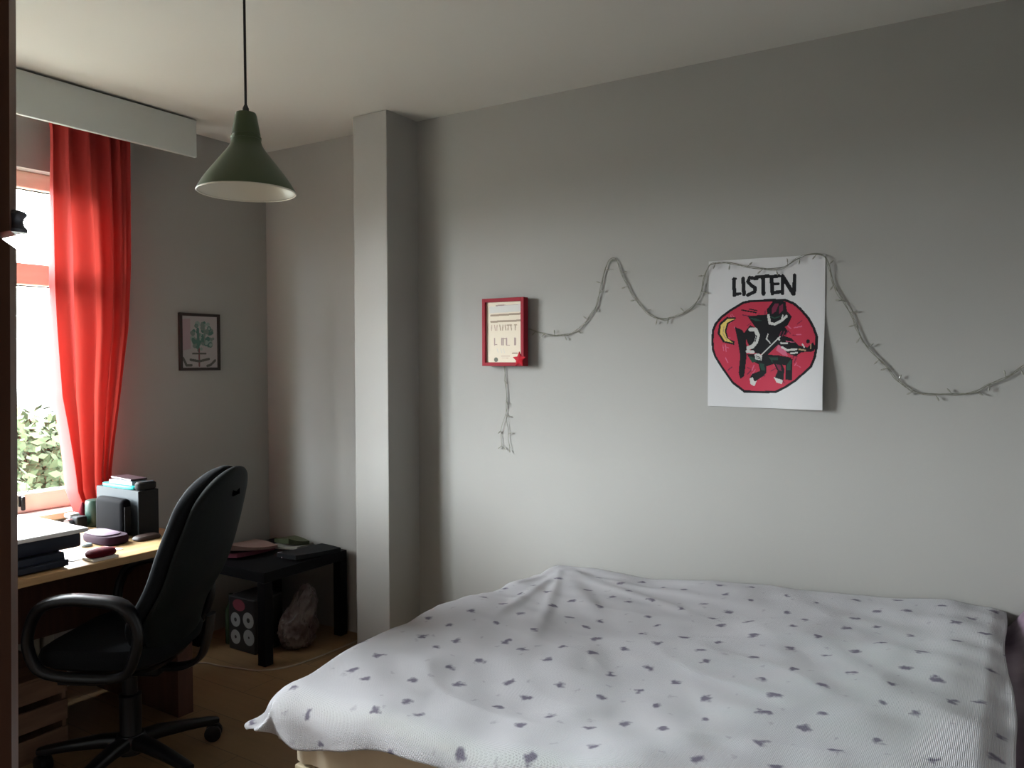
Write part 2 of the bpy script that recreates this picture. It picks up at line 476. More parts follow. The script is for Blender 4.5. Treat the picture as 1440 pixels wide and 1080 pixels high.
# ------------------------------------------------------------------ pendant lamp
LX, LY, LZ = -1.6267, 1.336, 1.878
lamp = thing('pendant_lamp', 'green enamel pendant lamp hanging on a black cord from the ceiling', 'lamp', (LX, LY, LZ))
outer = [(.1180, .0), (.1172, .004), (.1140, .010), (.1060, .024), (.0950, .040), (.0820, .057), (.0680, .075), (.0560, .090), (.0450, .104), (.0385, .115), (.0360, .124), (.0355, .131)]
bm = BM()
lathe(bm, LX, LY, [(r, LZ+h) for r, h in outer]+[(r-.002, LZ+h) for r, h in outer[::-1]], 64)
bm.faces.ensure_lookup_table()
ns = len(outer)
for f in bm.faces:
    f.material_index = 0
# inner faces white: the second half of rings
for idx, f in enumerate(bm.faces):
    if idx >= 64*(ns-1): f.material_index = 1

o = obj('lamp_shade', bm, [M_green, M_white_en], lamp, smooth=True); o['label'] = 'green bell-shaped shade with white inside'
bm = BM(); lathe(bm, LX, LY, [(.1183, LZ+.001), (.1200, LZ-.001), (.1183, LZ-.003), (.1160, LZ-.001), (.1183, LZ+.001)], 64)
obj('shade_rim', bm, M_white_en, lamp, smooth=True)
bm = BM(); lathe(bm, LX, LY, [(0, LZ+.129), (.0370, LZ+.129), (.0370, LZ+.134), (.0330, LZ+.1345), (.0330, LZ+.1395), (.0350, LZ+.1400), (.0345, LZ+.143), (.030, LZ+.168), (.0265, LZ+.187), (.024, LZ+.194), (.014, LZ+.197), (0, LZ+.197)], 48)
o = obj('lamp_cap', bm, M_green, lamp, smooth=True)
bm = BM(); lathe(bm, LX, LY, [(0, LZ+.196), (.008, LZ+.196), (.0075, LZ+.206), (.004, LZ+.214), (0, LZ+.214)], 20)
obj('cord_grip', bm, M_cord, lamp, smooth=True)
bm = BM(); tube(bm, [(LX, LY, LZ+.21), (LX-.001, LY, LZ+.5), (LX, LY, ZC-.03)], .0032, 10)
obj('cord', bm, M_cord, lamp, smooth=True)
bm = BM(); lathe(bm, LX, LY, [(0, ZC-.05), (.02, ZC-.05), (.045, ZC-.015), (.048, ZC), (0, ZC)], 32)
obj('ceiling_rose', bm, M_white, lamp, smooth=True)
bm = BM(); lathe(bm, LX, LY, [(0, LZ+.035), (.015, LZ+.037), (.026, LZ+.048), (.029, LZ+.064), (.024, LZ+.082), (.014, LZ+.10), (.013, LZ+.128), (0, LZ+.128)], 24)
obj('light_bulb', bm, M_bulb, lamp, smooth=True)

# ------------------------------------------------------------------ printed sheets (a fine grid of faces, coloured like ink on paper)
class Print:
    def __init__(s, nu, nv): s.nu, s.nv = nu, nv; s.a = np.zeros((nv, nu), int); s.U, s.V = np.meshgrid((np.arange(nu)+.5)/nu, (np.arange(nv)+.5)/nv)
    def poly(s, pts, k, asp=None):
        ins = np.zeros(s.a.shape, bool); n = len(pts)
        for i in range(n):
            x0, y0 = pts[i]; x1, y1 = pts[(i+1) % n]
            if y0 == y1: continue
            c = ((s.V > y0) != (s.V > y1)) & (s.U < (x1-x0)*(s.V-y0)/(y1-y0)+x0)
            ins ^= c
        s.a[ins] = k
    def stroke(s, pts, w, k, asp):
        for (x0, y0), (x1, y1) in zip(pts, pts[1:]):
            dx, dy = (x1-x0), (y1-y0)*asp; l2 = dx*dx+dy*dy+1e-12
            px, py = s.U-x0, (s.V-y0)*asp
            t = np.clip((px*dx+py*dy)/l2, 0, 1)
            s.a[np.hypot(px-t*dx, py-t*dy) < w/2] = k
    def dot(s, x, y, r, k, asp): s.a[np.hypot(s.U-x, (s.V-y)*asp) < r] = k
    def mesh(s, fn):
        bm = BM(); vs = [[bm.verts.new(fn(i/s.nu, j/s.nv)) for i in range(s.nu+1)] for j in range(s.nv+1)]
        for j in range(s.nv):
            for i in range(s.nu):
                f = bm.faces.new((vs[j][i], vs[j][i+1], vs[j+1][i+1], vs[j+1][i])); f.material_index = int(s.a[j, i])
        return bm

# big poster
PX0, PX1, PZ0, PZ1 = -1.0376, -.5976, 1.271, 1.8465
P = Print(210, 275); ASP = 571/440
def z2(X, Y):                       # drawing coordinates of the picture
    yt = 128-50*(X-70)/705; yb = 997+18*(X-70)/705
    return ((X-70)/705, (yb-Y)/(yb-yt))
def z7(a, b): return z2((1020+a/7.2-980)*4.32, (410+b/7.2-340)*4.32)
INK, RED, YEL, WHT, GRN, MAR, PINK, OCH = 1, 2, 3, 4, 5, 6, 7, 8
disc = [(90, 600), (93, 540), (110, 500), (150, 455), (205, 415), (290, 365), (340, 355), (400, 352), (480, 348), (550, 348), (600, 368), (640, 402), (690, 460), (720, 515), (740, 570), (741, 640), (733, 700), (712, 758), (620, 845), (560, 885), (500, 915), (400, 918), (300, 914), (225, 860), (150, 760), (110, 700), (93, 655)]
P.poly([z2(*q) for q in disc], INK)
cx_, cy_ = 415, 632
P.poly([z2(cx_+(x-cx_)*.955, cy_+(y-cy_)*.950) for x, y in disc], RED)
rnd = random.Random(3)
for _ in range(46):                 # cut marks in the red
    a_ = rnd.uniform(0, 2*PI); r_ = rnd.uniform(.45, .90); X = cx_+300*r_*math.cos(a_); Y = cy_+260*r_*math.sin(a_)
    l_ = rnd.uniform(14, 46); d_ = a_+rnd.choice((0, .4, 1.57))
    P.stroke([z2(X, Y), z2(X+l_*math.cos(d_), Y+l_*math.sin(d_))], rnd.uniform(.005, .010), rnd.choice((MAR, PINK, MAR, PINK)), ASP)
P.poly([z2(*q) for q in [(250, 462), (188, 460), (140, 500), (130, 560), (165, 612), (238, 628), (240, 606), (200, 590), (186, 545), (200, 500), (235, 480)]], INK)
P.poly([z2(*q) for q in [(240, 470), (195, 470), (152, 508), (145, 560), (178, 605), (228, 614), (190, 585), (176, 545), (190, 495)]], YEL)
P.stroke([z2(170, 520), z2(165, 560), z2(190, 598)], .008, OCH, ASP)
Z = lambda pts: [z7(*q) for q in pts]
P.poly(Z([(110, 360), (190, 390), (230, 460), (240, 640), (215, 850), (175, 885), (155, 820), (172, 650), (145, 500)]), INK)
P.poly(Z([(640, 670), (710, 680), (705, 890), (640, 885)]), INK); P.poly(Z([(650, 690), (695, 690), (690, 790), (650, 790)]), GRN)
P.poly(Z([(240, 630), (560, 640), (700, 665), (650, 740), (520, 730), (420, 760), (290, 700)]), INK)
P.poly(Z([(250, 650), (330, 670), (350, 700), (300, 720)]), GRN); P.poly(Z([(470, 660), (560, 665), (560, 720), (500, 710)]), GRN)
P.poly(Z([(350, 690), (440, 700), (445, 820), (400, 860), (330, 905), (270, 870), (300, 830), (380, 800)]), INK); P.poly(Z([(370, 720), (420, 730), (430, 800), (390, 790)]), GRN)
P.poly(Z([(500, 690), (580, 690), (630, 780), (620, 890), (530, 870), (560, 800)]), INK); P.poly(Z([(540, 730), (590, 740), (600, 800), (570, 790)]), MAR)
P.poly(Z([(270, 875), (300, 865), (320, 905), (345, 900), (320, 955), (280, 935)]), WHT)
P.poly(Z([(520, 860), (560, 875), (615, 890), (605, 930), (550, 915)]), WHT)
P.poly(Z([(240, 250), (430, 235), (490, 190), (580, 300), (660, 410), (570, 480), (530, 560), (430, 645), (290, 610), (240, 500), (210, 420), (270, 340), (330, 370)]), INK)
P.poly(Z([(250, 265), (330, 275), (400, 300), (330, 300)]), GRN)
P.poly(Z([(440, 180), (500, 100), (625, 100), (640, 200), (690, 250), (650, 340), (560, 385), (490, 345), (445, 290)]), INK)
P.poly(Z([(490, 170), (520, 120), (560, 125), (530, 200), (490, 230)]), MAR); P.poly(Z([(560, 150), (600, 125), (600, 190), (560, 230)]), MAR)
P.stroke(Z([(455, 240), (470, 320), (520, 330), (585, 295), (635, 250)]), .022, WHT, ASP)
P.stroke(Z([(480, 255), (520, 270), (570, 250)]), .010, GRN, ASP); P.stroke(Z([(600, 240), (590, 270)]), .012, WHT, ASP)
P.stroke(Z([(275, 385), (325, 385), (352, 440), (335, 510), (300, 555), (255, 570)]), .034, WHT, ASP)
P.stroke(Z([(300, 430), (340, 450), (325, 505)]), .008, INK, ASP)
P.stroke(Z([(245, 605), (305, 612)]), .028, WHT, ASP); P.poly(Z([(320, 630), (365, 625), (400, 650), (395, 695), (330, 685)]), WHT)
P.stroke(Z([(335, 650), (380, 665)]), .006, INK, ASP); P.stroke(Z([(340, 668), (385, 682)]), .006, INK, ASP)
P.stroke(Z([(455, 430), (440, 480), (480, 520)]), .010, WHT, ASP)
P.poly(Z([(500, 450), (560, 430), (690, 470), (760, 540), (850, 560), (900, 510), (930, 560), (905, 600), (790, 610), (740, 650), (640, 610), (560, 560)]), INK)
P.poly(Z([(560, 530), (640, 600), (660, 650), (610, 640), (540, 590)]), PINK)
P.stroke(Z([(560, 470), (590, 520), (650, 520)]), .014, WHT, ASP); P.stroke(Z([(600, 560), (650, 590), (740, 580)]), .018, WHT, ASP)
P.stroke(Z([(640, 500), (720, 510)]), .006, PINK, ASP); P.stroke(Z([(690, 620), (750, 615)]), .014, WHT, ASP); P.stroke(Z([(770, 580), (830, 590)]), .014, OCH, ASP)
P.stroke(Z([(800, 530), (820, 560)]), .012, WHT, ASP); P.stroke(Z([(880, 530), (880, 570)]), .010, OCH, ASP)
P.dot(*z7(852, 500), .016, INK, ASP)
P.stroke(Z([(405, 670), (600, 480)]), .018, INK, ASP); P.stroke(Z([(390, 640), (575, 455)]), .012, WHT, ASP)
for sx in (590, 620, 650): P.stroke(Z([(sx, 400), (sx-20, 450)]), .008, MAR, ASP)
P.stroke(Z([(180, 190), (330, 215)]), .012, INK, ASP); P.stroke(Z([(190, 240), (260, 250)]), .010, MAR, ASP); P.stroke(Z([(260, 180), (340, 195)]), .010, INK, ASP)
# lettering LISTEN
W_ = .031
def st(*p, w=W_): P.stroke([z2(*q) for q in p], w, INK, ASP)
st((232, 232), (236, 328), w=.034); st((236, 324), (272, 319), w=.026); st((290, 228), (296, 322), w=.034); st((224, 233), (246, 229), w=.018)
st((374, 228), (330, 222), (320, 246), (340, 268), (366, 284), (362, 306), (320, 326))
st((372, 218), (446, 212)); st((412, 216), (416, 318), w=.034)
st((464, 216), (470, 316), w=.034); st((464, 216), (508, 210)); st((466, 262), (504, 258), w=.024); st((470, 312), (514, 306))
st((530, 314), (530, 210), w=.030); st((530, 214), (594, 316), w=.036); st((598, 318), (600, 206), w=.030)
def poster_pt(u, v):
    off = .0015+.030*sst(.35, 1, u)*math.exp(-((v-.12)/.30)**2)+.003*sst(.6, 0, u)*math.exp(-((v-.1)/.2)**2)+.0035*(noise.noise(Vector((u*3, v*4, 1)))+.5)
    tilt = .0
    return (PX0+(PX1-PX0)*u+.004*(1-v)*(1 if u < .5 else 0)*0, YB-off, PZ0+(PZ1-PZ0)*v-(.002*u))
bm = P.mesh(poster_pt)
inks = [mat('poster_paper', (.53, .525, .53), .6), mat('poster_black_ink', (.012, .012, .014), .5), mat('poster_red_ink', (.42, .035, .065), .5),
        mat('poster_yellow_ink', (.62, .47, .13), .5), mat('poster_white_ink', (.50, .50, .48), .6), mat('poster_green_ink', (.02, .055, .04), .5),
        mat('poster_maroon_ink', (.16, .02, .05), .5), mat('poster_pink_ink', (.50, .12, .20), .5), mat('poster_ochre_ink', (.33, .24, .14), .5)]
for m_ in inks: m_.node_tree.nodes['Principled BSDF'].inputs['Specular IOR Level'].default_value = .12
o = obj('poster', bm, inks, smooth=True)
tag(o, 'white paper poster with LISTEN above a red disc, taped to the long wall', 'poster')

# red box frame
FX0, FX1, FZ0, FZ1, FY = -2.097, -1.870, 1.428, 1.739, 3.055
rf = thing('picture_frame', 'deep red box frame holding a cream print, on the long wall by the pillar', 'picture frame', ((FX0+FX1)/2, FY, FZ0))
bm = BM(); w = .017
box(bm, FX0, FX0+w, FY, YB-.016, FZ0, FZ1, bev=.0015); box(bm, FX1-w, FX1, FY, YB-.016, FZ0, FZ1, bev=.0015)
box(bm, FX0+w, FX1-w, FY, YB-.016, FZ0, FZ0+w, bev=.0015); box(bm, FX0+w, FX1-w, FY, YB-.016, FZ1-w, FZ1, bev=.0015)
obj('frame_border', bm, M_framered, rf)
Q = Print(130, 190); A2 = 1.42
def zq(X, Y): return ((X-105)/(612-105), (975-Y)/(975-130))
Q.poly([zq(150, 195), zq(600, 170), zq(600, 275), zq(150, 285)], 4)
Q.stroke([zq(250, 182), zq(360, 178)], .03, 3, A2); Q.stroke([zq(360, 180), zq(560, 182)], .012, 3, A2)
Q.stroke([zq(175, 318), zq(600, 305)], .045, 1, A2); Q.stroke([zq(175, 405), zq(600, 398)], .045, 1, A2)
for k, X in enumerate((185, 225, 262, 300, 345, 375, 420, 455, 520)):
    Q.stroke([zq(X, 455), zq(X+(12 if k % 2 else -4), 525)], .026, 1 if X > 270 else 2, A2)
Q.stroke([zq(400, 458), zq(470, 458)], .02, 1, A2); Q.stroke([zq(505, 458), zq(540, 458)], .02, 1, A2)
for X in (225, 330, 350, 395, 510, 520): Q.stroke([zq(X, 640), zq(X, 728)], .034, 3, A2)
Q.stroke([zq(225, 725), zq(260, 725)], .022, 3, A2); Q.stroke([zq(330, 640), zq(400, 645)], .022, 3, A2); Q.stroke([zq(400, 735), zq(440, 735)], .02, 3, A2)
for X in (260, 310, 350): Q.stroke([zq(X, 780), zq(X+18, 840)], .016, 4, A2)
Q.stroke([zq(480, 848), zq(545, 845)], .03, 1, A2); Q.dot(*zq(245, 935), .055, 5, A2)
Q.stroke([zq(320, 885), zq(440, 885)], .014, 2, A2); Q.stroke([zq(330, 910), zq(420, 912)], .012, 2, A2)
bm = Q.mesh(lambda u, v: (FX0+.016+(FX1-FX0-.032)*u, FY+.012, FZ0+.016+(FZ1-FZ0-.032)*v))
obj('print', bm, [mat('cream_print', (.62, .54, .42), .6), mat('brown_print', (.26, .19, .13), .6), mat('tan_print', (.40, .28, .22), .6), mat('taupe_print', (.28, .20, .18), .6), mat('grey_print', (.50, .49, .46), .6), mat('dark_green_print', (.07, .08, .05), .6)], rf)
bm = BM()                           # red star ornament over the lower right corner
sc_ = Vector((FX1-.022, FY-.004, FZ0+.030))
pts = []
for k in range(10):
    a_ = PI/2+k*PI/5; r_ = .036 if k % 2 == 0 else .017
    pts.append((r_*math.cos(a_), r_*math.sin(a_)))
fr = [bm.verts.new(sc_+Vector((x, 0, z))) for x, z in pts]; bk = [bm.verts.new(sc_+Vector((x, .004, z))) for x, z in pts]
cf = bm.verts.new(sc_+Vector((0, -.004, 0)))
for k in range(10):
    j = (k+1) % 10; bm.faces.new((fr[k], fr[j], cf)); bm.faces.new((fr[k], bk[k], bk[j], fr[j]))
bm.faces.new(bk)
o = obj('star_ornament', bm, mat('bright_red_star', (.40, .008, .018), .6, spec=.15), rf)

# small dark picture on the window wall
GY0, GY1, GZ0, GZ1 = 2.534, 2.7775, 1.403, 1.701
gp = thing('picture_frame', 'small black-framed picture of a green tree on the wall beside the curtain', 'picture frame', (XW, (GY0+GY1)/2, GZ0))
bm = BM(); w = .015; gx = XW+.018
box(bm, XW+.001, gx, GY0, GY0+w, GZ0, GZ1, bev=.001); box(bm, XW+.001, gx, GY1-w, GY1, GZ0, GZ1, bev=.001)
box(bm, XW+.001, gx, GY0+w, GY1-w, GZ0, GZ0+w, bev=.001); box(bm, XW+.001, gx, GY0+w, GY1-w, GZ1-w, GZ1, bev=.001)
obj('frame_border', bm, M_frame_dk, gp)
Q = Print(110, 150); A2 = 1.24
def zg(X, Y): return ((X-225)/(672-225), (885-Y)/(885-215))
Q.poly([zg(235, 260), zg(330, 250), zg(335, 640), zg(240, 660)], 5)
for _ in range(60):
    a_ = rnd.uniform(0, 2*PI); r_ = rnd.uniform(0, 1)**.5
    Q.dot(*zg(480+140*r_*math.cos(a_), 470+190*r_*math.sin(a_)), rnd.uniform(.03, .07), rnd.choice((1, 1, 2, 2, 6)), A2)
Q.stroke([zg(425, 380), zg(430, 660)], .07, 1, A2); Q.stroke([zg(505, 330), zg(510, 560)], .04, 2, A2); Q.stroke([zg(400, 535), zg(450, 540)], .05, 1, A2)
Q.stroke([zg(440, 640), zg(440, 860)], .045, 3, A2); Q.stroke([zg(360, 700), zg(520, 700)], .045, 4, A2)
Q.stroke([zg(330, 780), zg(440, 800), zg(560, 770)], .06, 4, A2); Q.stroke([zg(240, 760), zg(280, 850), zg(340, 850)], .06, 4, A2); Q.stroke([zg(640, 790), zg(580, 850), zg(540, 860)], .06, 4, A2)
bm = Q.mesh(lambda u, v: (XW+.010, GY0+.014+(GY1-GY0-.028)*u, GZ0+.014+(GZ1-GZ0-.028)*v))
obj('print', bm, [mat('greyed_print', (.33, .30, .30), .35), mat('teal_print', (.05, .13, .11), .35), mat('moss_print', (.13, .17, .15), .35), mat('redbrown_print', (.14, .05, .05), .35), mat('black_green_print', (.06, .06, .05), .35), mat('pink_grey_print', (.32, .22, .24), .35), mat('pale_green_print', (.20, .27, .24), .35)], gp)

# ------------------------------------------------------------------ string of fairy lights
Lmain = [(-2.006, 1.60), (-1.93, 1.60), (-1.868, 1.594), (-1.848, 1.588), (-1.792, 1.574), (-1.737, 1.564), (-1.666, 1.569), (-1.613, 1.593), (-1.568, 1.635), (-1.534, 1.689), (-1.51, 1.764), (-1.497, 1.824), (-1.477, 1.869), (-1.45, 1.885), (-1.427, 1.859), (-1.404, 1.804), (-1.378, 1.749), (-1.345, 1.706), (-1.304, 1.657), (-1.266, 1.632), (-1.229, 1.622), (-1.189, 1.63), (-1.143, 1.643), (-1.099, 1.673), (-1.07, 1.714), (-1.055, 1.77), (-1.041, 1.817), (-1.018, 1.838), (-0.941, 1.831), (-0.858, 1.809), (-0.791, 1.799), (-0.739, 1.807), (-0.695, 1.833), (-0.649, 1.848), (-0.604, 1.840), (-0.588, 1.808), (-0.563, 1.723), (-0.523, 1.651), (-0.492, 1.589), (-0.465, 1.519), (-0.431, 1.478), (-0.389, 1.435), (-0.354, 1.384), (-0.304, 1.348), (-0.255, 1.336), (-0.173, 1.338), (-0.112, 1.347), (-0.075, 1.371), (-0.021, 1.398), (0.024, 1.436), (0.091, 1.491), (0.155, 1.604), (.19, 1.69)]
sl = thing('string_lights', 'string of unlit fairy lights looped across the long wall and over the poster', 'string lights', (-.9, YB-.006, 1.6))
YS = YB-.0075
def yoff(x): return YS-(.004 if PX0-.02 < x < PX1+.02 else 0)
main = smooth_path([(x, 0, z) for x, z in Lmain], 10)
dense = []
acc = 0; lens = [0]
for a_, b_ in zip(main, main[1:]): acc += (b_-a_).length; lens.append(acc)
def wire(path, lens, ph, amp, seed):
    out = []
    for i, p in enumerate(path):
        t = path[min(i+1, len(path)-1)]-path[max(i-1, 0)]; t.normalize(); n_ = Vector((-t.z, 0, t.x)); s = lens[i]
        a_ = amp*(1+1.6*max(0, noise.noise(Vector((s*5, seed, 0)))))
        d_ = a_*math.sin(s*42+ph+2*noise.noise(Vector((s*6, 7, seed))))+.004*noise.noise(Vector((s*14, seed+4, 1)))
        out.append(Vector((p.x, yoff(p.x)-.0012*math.cos(s*42+ph), p.z))+n_*d_)
    return out
wm = BM()
tube(wm, wire(main, lens, 0, .0022, 1), .0010, 6); tube(wm, wire(main, lens, PI, .0022, 5), .0010, 6); tube(wm, wire(main, lens, 1.6, .0040, 9), .0008, 6)
hang1 = smooth_path([(x, 0, z) for x, z in [(-2.006, 1.60), (-2.006, 1.437), (-1.998, 1.361), (-1.99, 1.278), (-1.998, 1.206), (-2.018, 1.145), (-2.026, 1.105), (-2.018, 1.052)]], 10)
hang2 = smooth_path([(x, 0, z) for x, z in [(-2.004, 1.60), (-2.002, 1.437), (-1.994, 1.278), (-1.994, 1.179), (-1.983, 1.114), (-1.975, 1.048)]], 10)
def lensof(p):
    l = [0]
    for a_, b_ in zip(p, p[1:]): l.append(l[-1]+(b_-a_).length)
    return l
tube(wm, wire(hang1, lensof(hang1), 0, .002, 3), .0011, 6); tube(wm, wire(hang2, lensof(hang2), 2, .002, 8), .0011, 6)
obj('wire', wm, M_wire, sl, smooth=True)
def bulb(p, d):
    bm = BM(); p = Vector(p); d = Vector(d).normalized()
    tube(bm, [p, p+d*.007, p+d*.013], .0011, 6)
    tube(bm, [p+d*.012, p+d*.015, p+d*.020, p+d*.024, p+d*.026], .0028, 8, rfun=lambda t: (1, 1.05, .95, .6, .2)[int(round(t*4))], mi=1)
    obj('bulb', bm, [M_wire, M_wirebulb], sl, smooth=True)
s_next = .17; i = 0; k = 0
while i < len(main)-1:
    if lens[i] >= s_next:
        t = (main[i+1]-main[i]).normalized(); side = Vector((-t.z, 0, t.x)); sg = -1 if side.z > 0 else 1
        if k % 3 == 2: sg = -sg
        d = side*sg+t*rnd.uniform(-.9, .9)
        bulb((main[i].x, yoff(main[i].x)-.002, main[i].z), (d.x, -.10, d.z))
        s_next += rnd.uniform(.045, .072); k += 1
    i += 1
for x, z, dx, dz in [(-1.995, 1.27, .6, -1), (-1.996, 1.20, 1, -.3), (-2.02, 1.13, -.8, -.8), (-2.018, 1.058, -.6, -.5), (-2.016, 1.055, .5, -.4), (-1.975, 1.052, .1, -1), (-1.984, 1.11, .7, .4), (-2.004, 1.36, .8, -.6)]:
    bulb((x, YS-.002, z), (dx, -.1, dz))

# ------------------------------------------------------------------ desk
desk = thing('desk', 'oak-topped desk standing against the window wall', 'desk', (-3.17, 1.3, 0))
obj('tabletop', B(-3.535, -2.74, .62, 2.06, .712, .74, bev=.003), M_desk, desk)
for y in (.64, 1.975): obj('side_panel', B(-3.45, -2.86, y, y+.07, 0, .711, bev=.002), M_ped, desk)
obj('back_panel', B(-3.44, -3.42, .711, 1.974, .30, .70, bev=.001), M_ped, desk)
ZT = .7405

# printer with white lid
pr = thing('printer', 'dark navy printer with a bright white lid on the desk by the window', 'printer', (-3.0, 1.33, ZT))
bm = BM(); box(bm, -3.20, -2.80, 1.06, 1.500, ZT, ZT+.050, bev=.006); box(bm, -3.19, -2.812, 1.07, 1.566, ZT+.052, ZT+.105, bev=.010)
obj('printer_body', bm, M_navy, pr, smooth=True)
obj('printer_lid', B(-3.20, -2.79, 1.06, 1.58, ZT+.106, ZT+.122, bev=.005), [M_white], pr, smooth=True)
obj('paper_tray', B(-2.8, -2.775, 1.14, 1.50, ZT+.004, ZT+.026, bev=.004), M_navy, pr)
obj('control_panel', B(-2.7995, -2.7965, 1.28, 1.345, ZT+.022, ZT+.048, bev=.001), M_navy2, pr)

o = obj('paper_sheet', B(-2.950, -2.845, 1.535, 1.745, ZT, ZT+.0015, rot=Matrix.Rotation(.12, 3, 'Z')), M_paper); tag(o, 'white paper sheet on the desk under the red card', 'paper')
o = obj('card', B(-2.945, -2.885, 1.675, 1.735, ZT+.0020, ZT+.0045, bev=.0008, rot=Matrix.Rotation(.3, 3, 'Z')), M_red); tag(o, 'small salmon-red card lying on a white sheet on the desk', 'card')
pouch = thing('pouch', 'dark red rounded pouch on a white card at the front edge of the desk', 'pouch', (-2.795, 1.62, ZT))
bm = BM(); loft(bm, [((-2.795, 1.625, ZT+z), hx, hy) for z, hx, hy in ((.009, .026, .044), (.014, .033, .050), (.024, .034, .051), (.032, .028, .045), (.036, .014, .03))], 28, 3)
obj('pouch_body', bm, M_dkred, pouch, smooth=True)
obj('card_base', B(-2.828, -2.757, 1.575, 1.670, ZT, ZT+.009, bev=.001), M_paper, pouch)

pc = thing('pencil_case', 'plum pencil case with a lilac top, on the desk before the box file', 'pencil case', (-3.03, 1.78, ZT))
bm = BM(); loft(bm, [((-3.03, 1.783, ZT+z), hx*.9, hy*.9) for z, hx, hy in ((.0, .100, .052), (.006, .110, .060), (.024, .112, .062), (.034, .105, .057))], 32, 3.5)
o = obj('case_body', bm, M_purple, pc, smooth=True)
bm = BM(); loft(bm, [((-3.045, 1.776, ZT+z), hx*.9, hy*.9) for z, hx, hy in ((.0345, .085, .046), (.038, .088, .048), (.041, .08, .043))], 32, 3.5)
obj('case_lid', bm, M_lilac, pc, smooth=True)
bm = BM(); loft(bm, [((-3.02, 1.70, ZT+z), hx, hy) for z, hx, hy in ((.0, .014, .018), (.004, .016, .021), (.010, .014, .018), (.013, .008, .01))], 20, 2.5)
o = obj('eraser', bm, M_bluegrey, smooth=True); tag(o, 'small grey-blue eraser between the printer and the plum case', 'eraser')
bm = BM(); loft(bm, [((-3.01, 1.915, ZT+z), hx, hy) for z, hx, hy in ((.0, .03, .05), (.006, .034, .055), (.014, .03, .05), (.018, .02, .04))], 24, 3)
for v in bm.verts: v.co.x += .07; v.co.y -= .015
o = obj('wallet', bm, mat('brown_leather', (.03, .012, .008), .6), smooth=True); tag(o, 'small brown leather wallet at the foot of the box file', 'wallet')

# box file and what lies on it
rz = Matrix.Rotation(0, 3, 'Z')
bf = thing('box_file', 'slate grey and black box file standing on the desk beside the curtain', 'box file', (-3.14, 1.95, ZT))
obj('box_body', B(-3.285, -2.985, 1.897, 1.985, ZT, .928, bev=.002), M_blk_card, bf)
o = obj('side_label', B(-3.283, -2.987, 1.8955, 1.8972, ZT+.002, .926), M_grey_box, bf); o['label'] = 'slate grey side of the box file'
bm = BM(); loft(bm, [((-3.15, 1.945, z), hx, hy) for z, hx, hy in ((.929, .115, .045), (.934, .118, .047), (.941, .116, .046), (.943, .10, .04))], 32, 5)
for v in bm.verts: v.co.x -= .0
o = obj('folder', bm, M_teal, smooth=True); tag(o, 'turquoise folder lying on top of the box file', 'folder')
o = obj('booklet', B(-3.20, -3.055, 1.905, 1.975, .9440, .9605, bev=.002, rot=Matrix.Rotation(.08, 3, 'Z')), M_bluegrey); tag(o, 'pale blue booklet on the turquoise folder', 'booklet')
bm = BM(); loft(bm, [((-3.008, 1.942, z), hx, hy) for z, hx, hy in ((.929, .018, .036), (.936, .022, .042), (.955, .022, .042), (.962, .015, .035))], 28, 3)
o = obj('glasses_case', bm, M_blk_card, smooth=True); tag(o, 'black rounded glasses case at the front corner of the box file', 'case')
o = obj('notebook', B(-3.22, -3.05, 1.915, 1.985, .9615, .9695, bev=.002, rot=Matrix.Rotation(-.1, 3, 'Z')), mat('dark_maroon_cover', (.03, .01, .015), .5)); tag(o, 'dark maroon notebook, topmost on the box file', 'notebook')

# black rounded loudspeaker in front of the box file
sp = thing('speaker', 'black rounded speaker in front of the slate grey box file', 'speaker', (-3.25, 1.86, ZT))
bm = BM(); secs = []
x0, x1, y0, y1, z0, z1 = -3.217, -3.019, 1.845, 1.892, ZT, .897
box(bm, x0, x1, y0, y1, z0, z1, bev=.020, seg=5)
obj('speaker_body', bm, mat('speaker_black', (.003, .003, .004), .85, spec=.06), sp, smooth=True)
bm = B(x1-.001, x1+.003, y0+.010, y1-.010, z0+.02, z1-.03, bev=.001)
obj('speaker_grille', bm, M_blk_card, sp)
bm = BM(); lathe(bm, -3.37, 1.935, [(0, ZT), (.034, ZT), (.037, ZT+.01), (.037, ZT+.10), (.034, ZT+.112), (.020, ZT+.116), (0, ZT+.116)], 32)
o = obj('canister', bm, M_grn_dark, smooth=True); tag(o, 'dark green canister at the foot of the red curtain', 'canister')
for v in []: pass
bm = BM(); lathe(bm, -3.445, 1.925, [(0, ZT), (.028, ZT), (.026, ZT+.02), (.014, ZT+.065), (.004, ZT+.095), (0, ZT+.096)], 24)
o = obj('cone_ornament', bm, M_dkred, smooth=True); tag(o, 'dark red cone ornament beside the dark green canister', 'ornament')
cam_t = thing('camera', 'small black and white camera on the desk beside the printer', 'camera', (-3.38, 1.85, ZT))
obj('camera_body', B(-3.425, -3.335, 1.838, 1.885, ZT, ZT+.055, bev=.008, seg=3), M_blk_card, cam_t, smooth=True)
obj('camera_top', B(-3.430, -3.385, 1.834, 1.88, ZT+.046, ZT+.064, bev=.006, seg=3), M_white, cam_t, smooth=True)
bm = BM(); tube(bm, [(-3.375, 1.838, ZT+.028), (-3.371, 1.824, ZT+.028), (-3.369, 1.812, ZT+.028)], .019, 20)
obj('camera_lens', bm, M_metal, cam_t, smooth=True)
bm = BM(); box(bm, -3.535, -3.47, 1.62, 1.715, ZT, ZT+.07, bev=.012, seg=3)
o = obj('tape_box', bm, mat('violet_card', (.10, .08, .20), .5), smooth=True); tag(o, 'violet box behind the printer below the window handle', 'box')

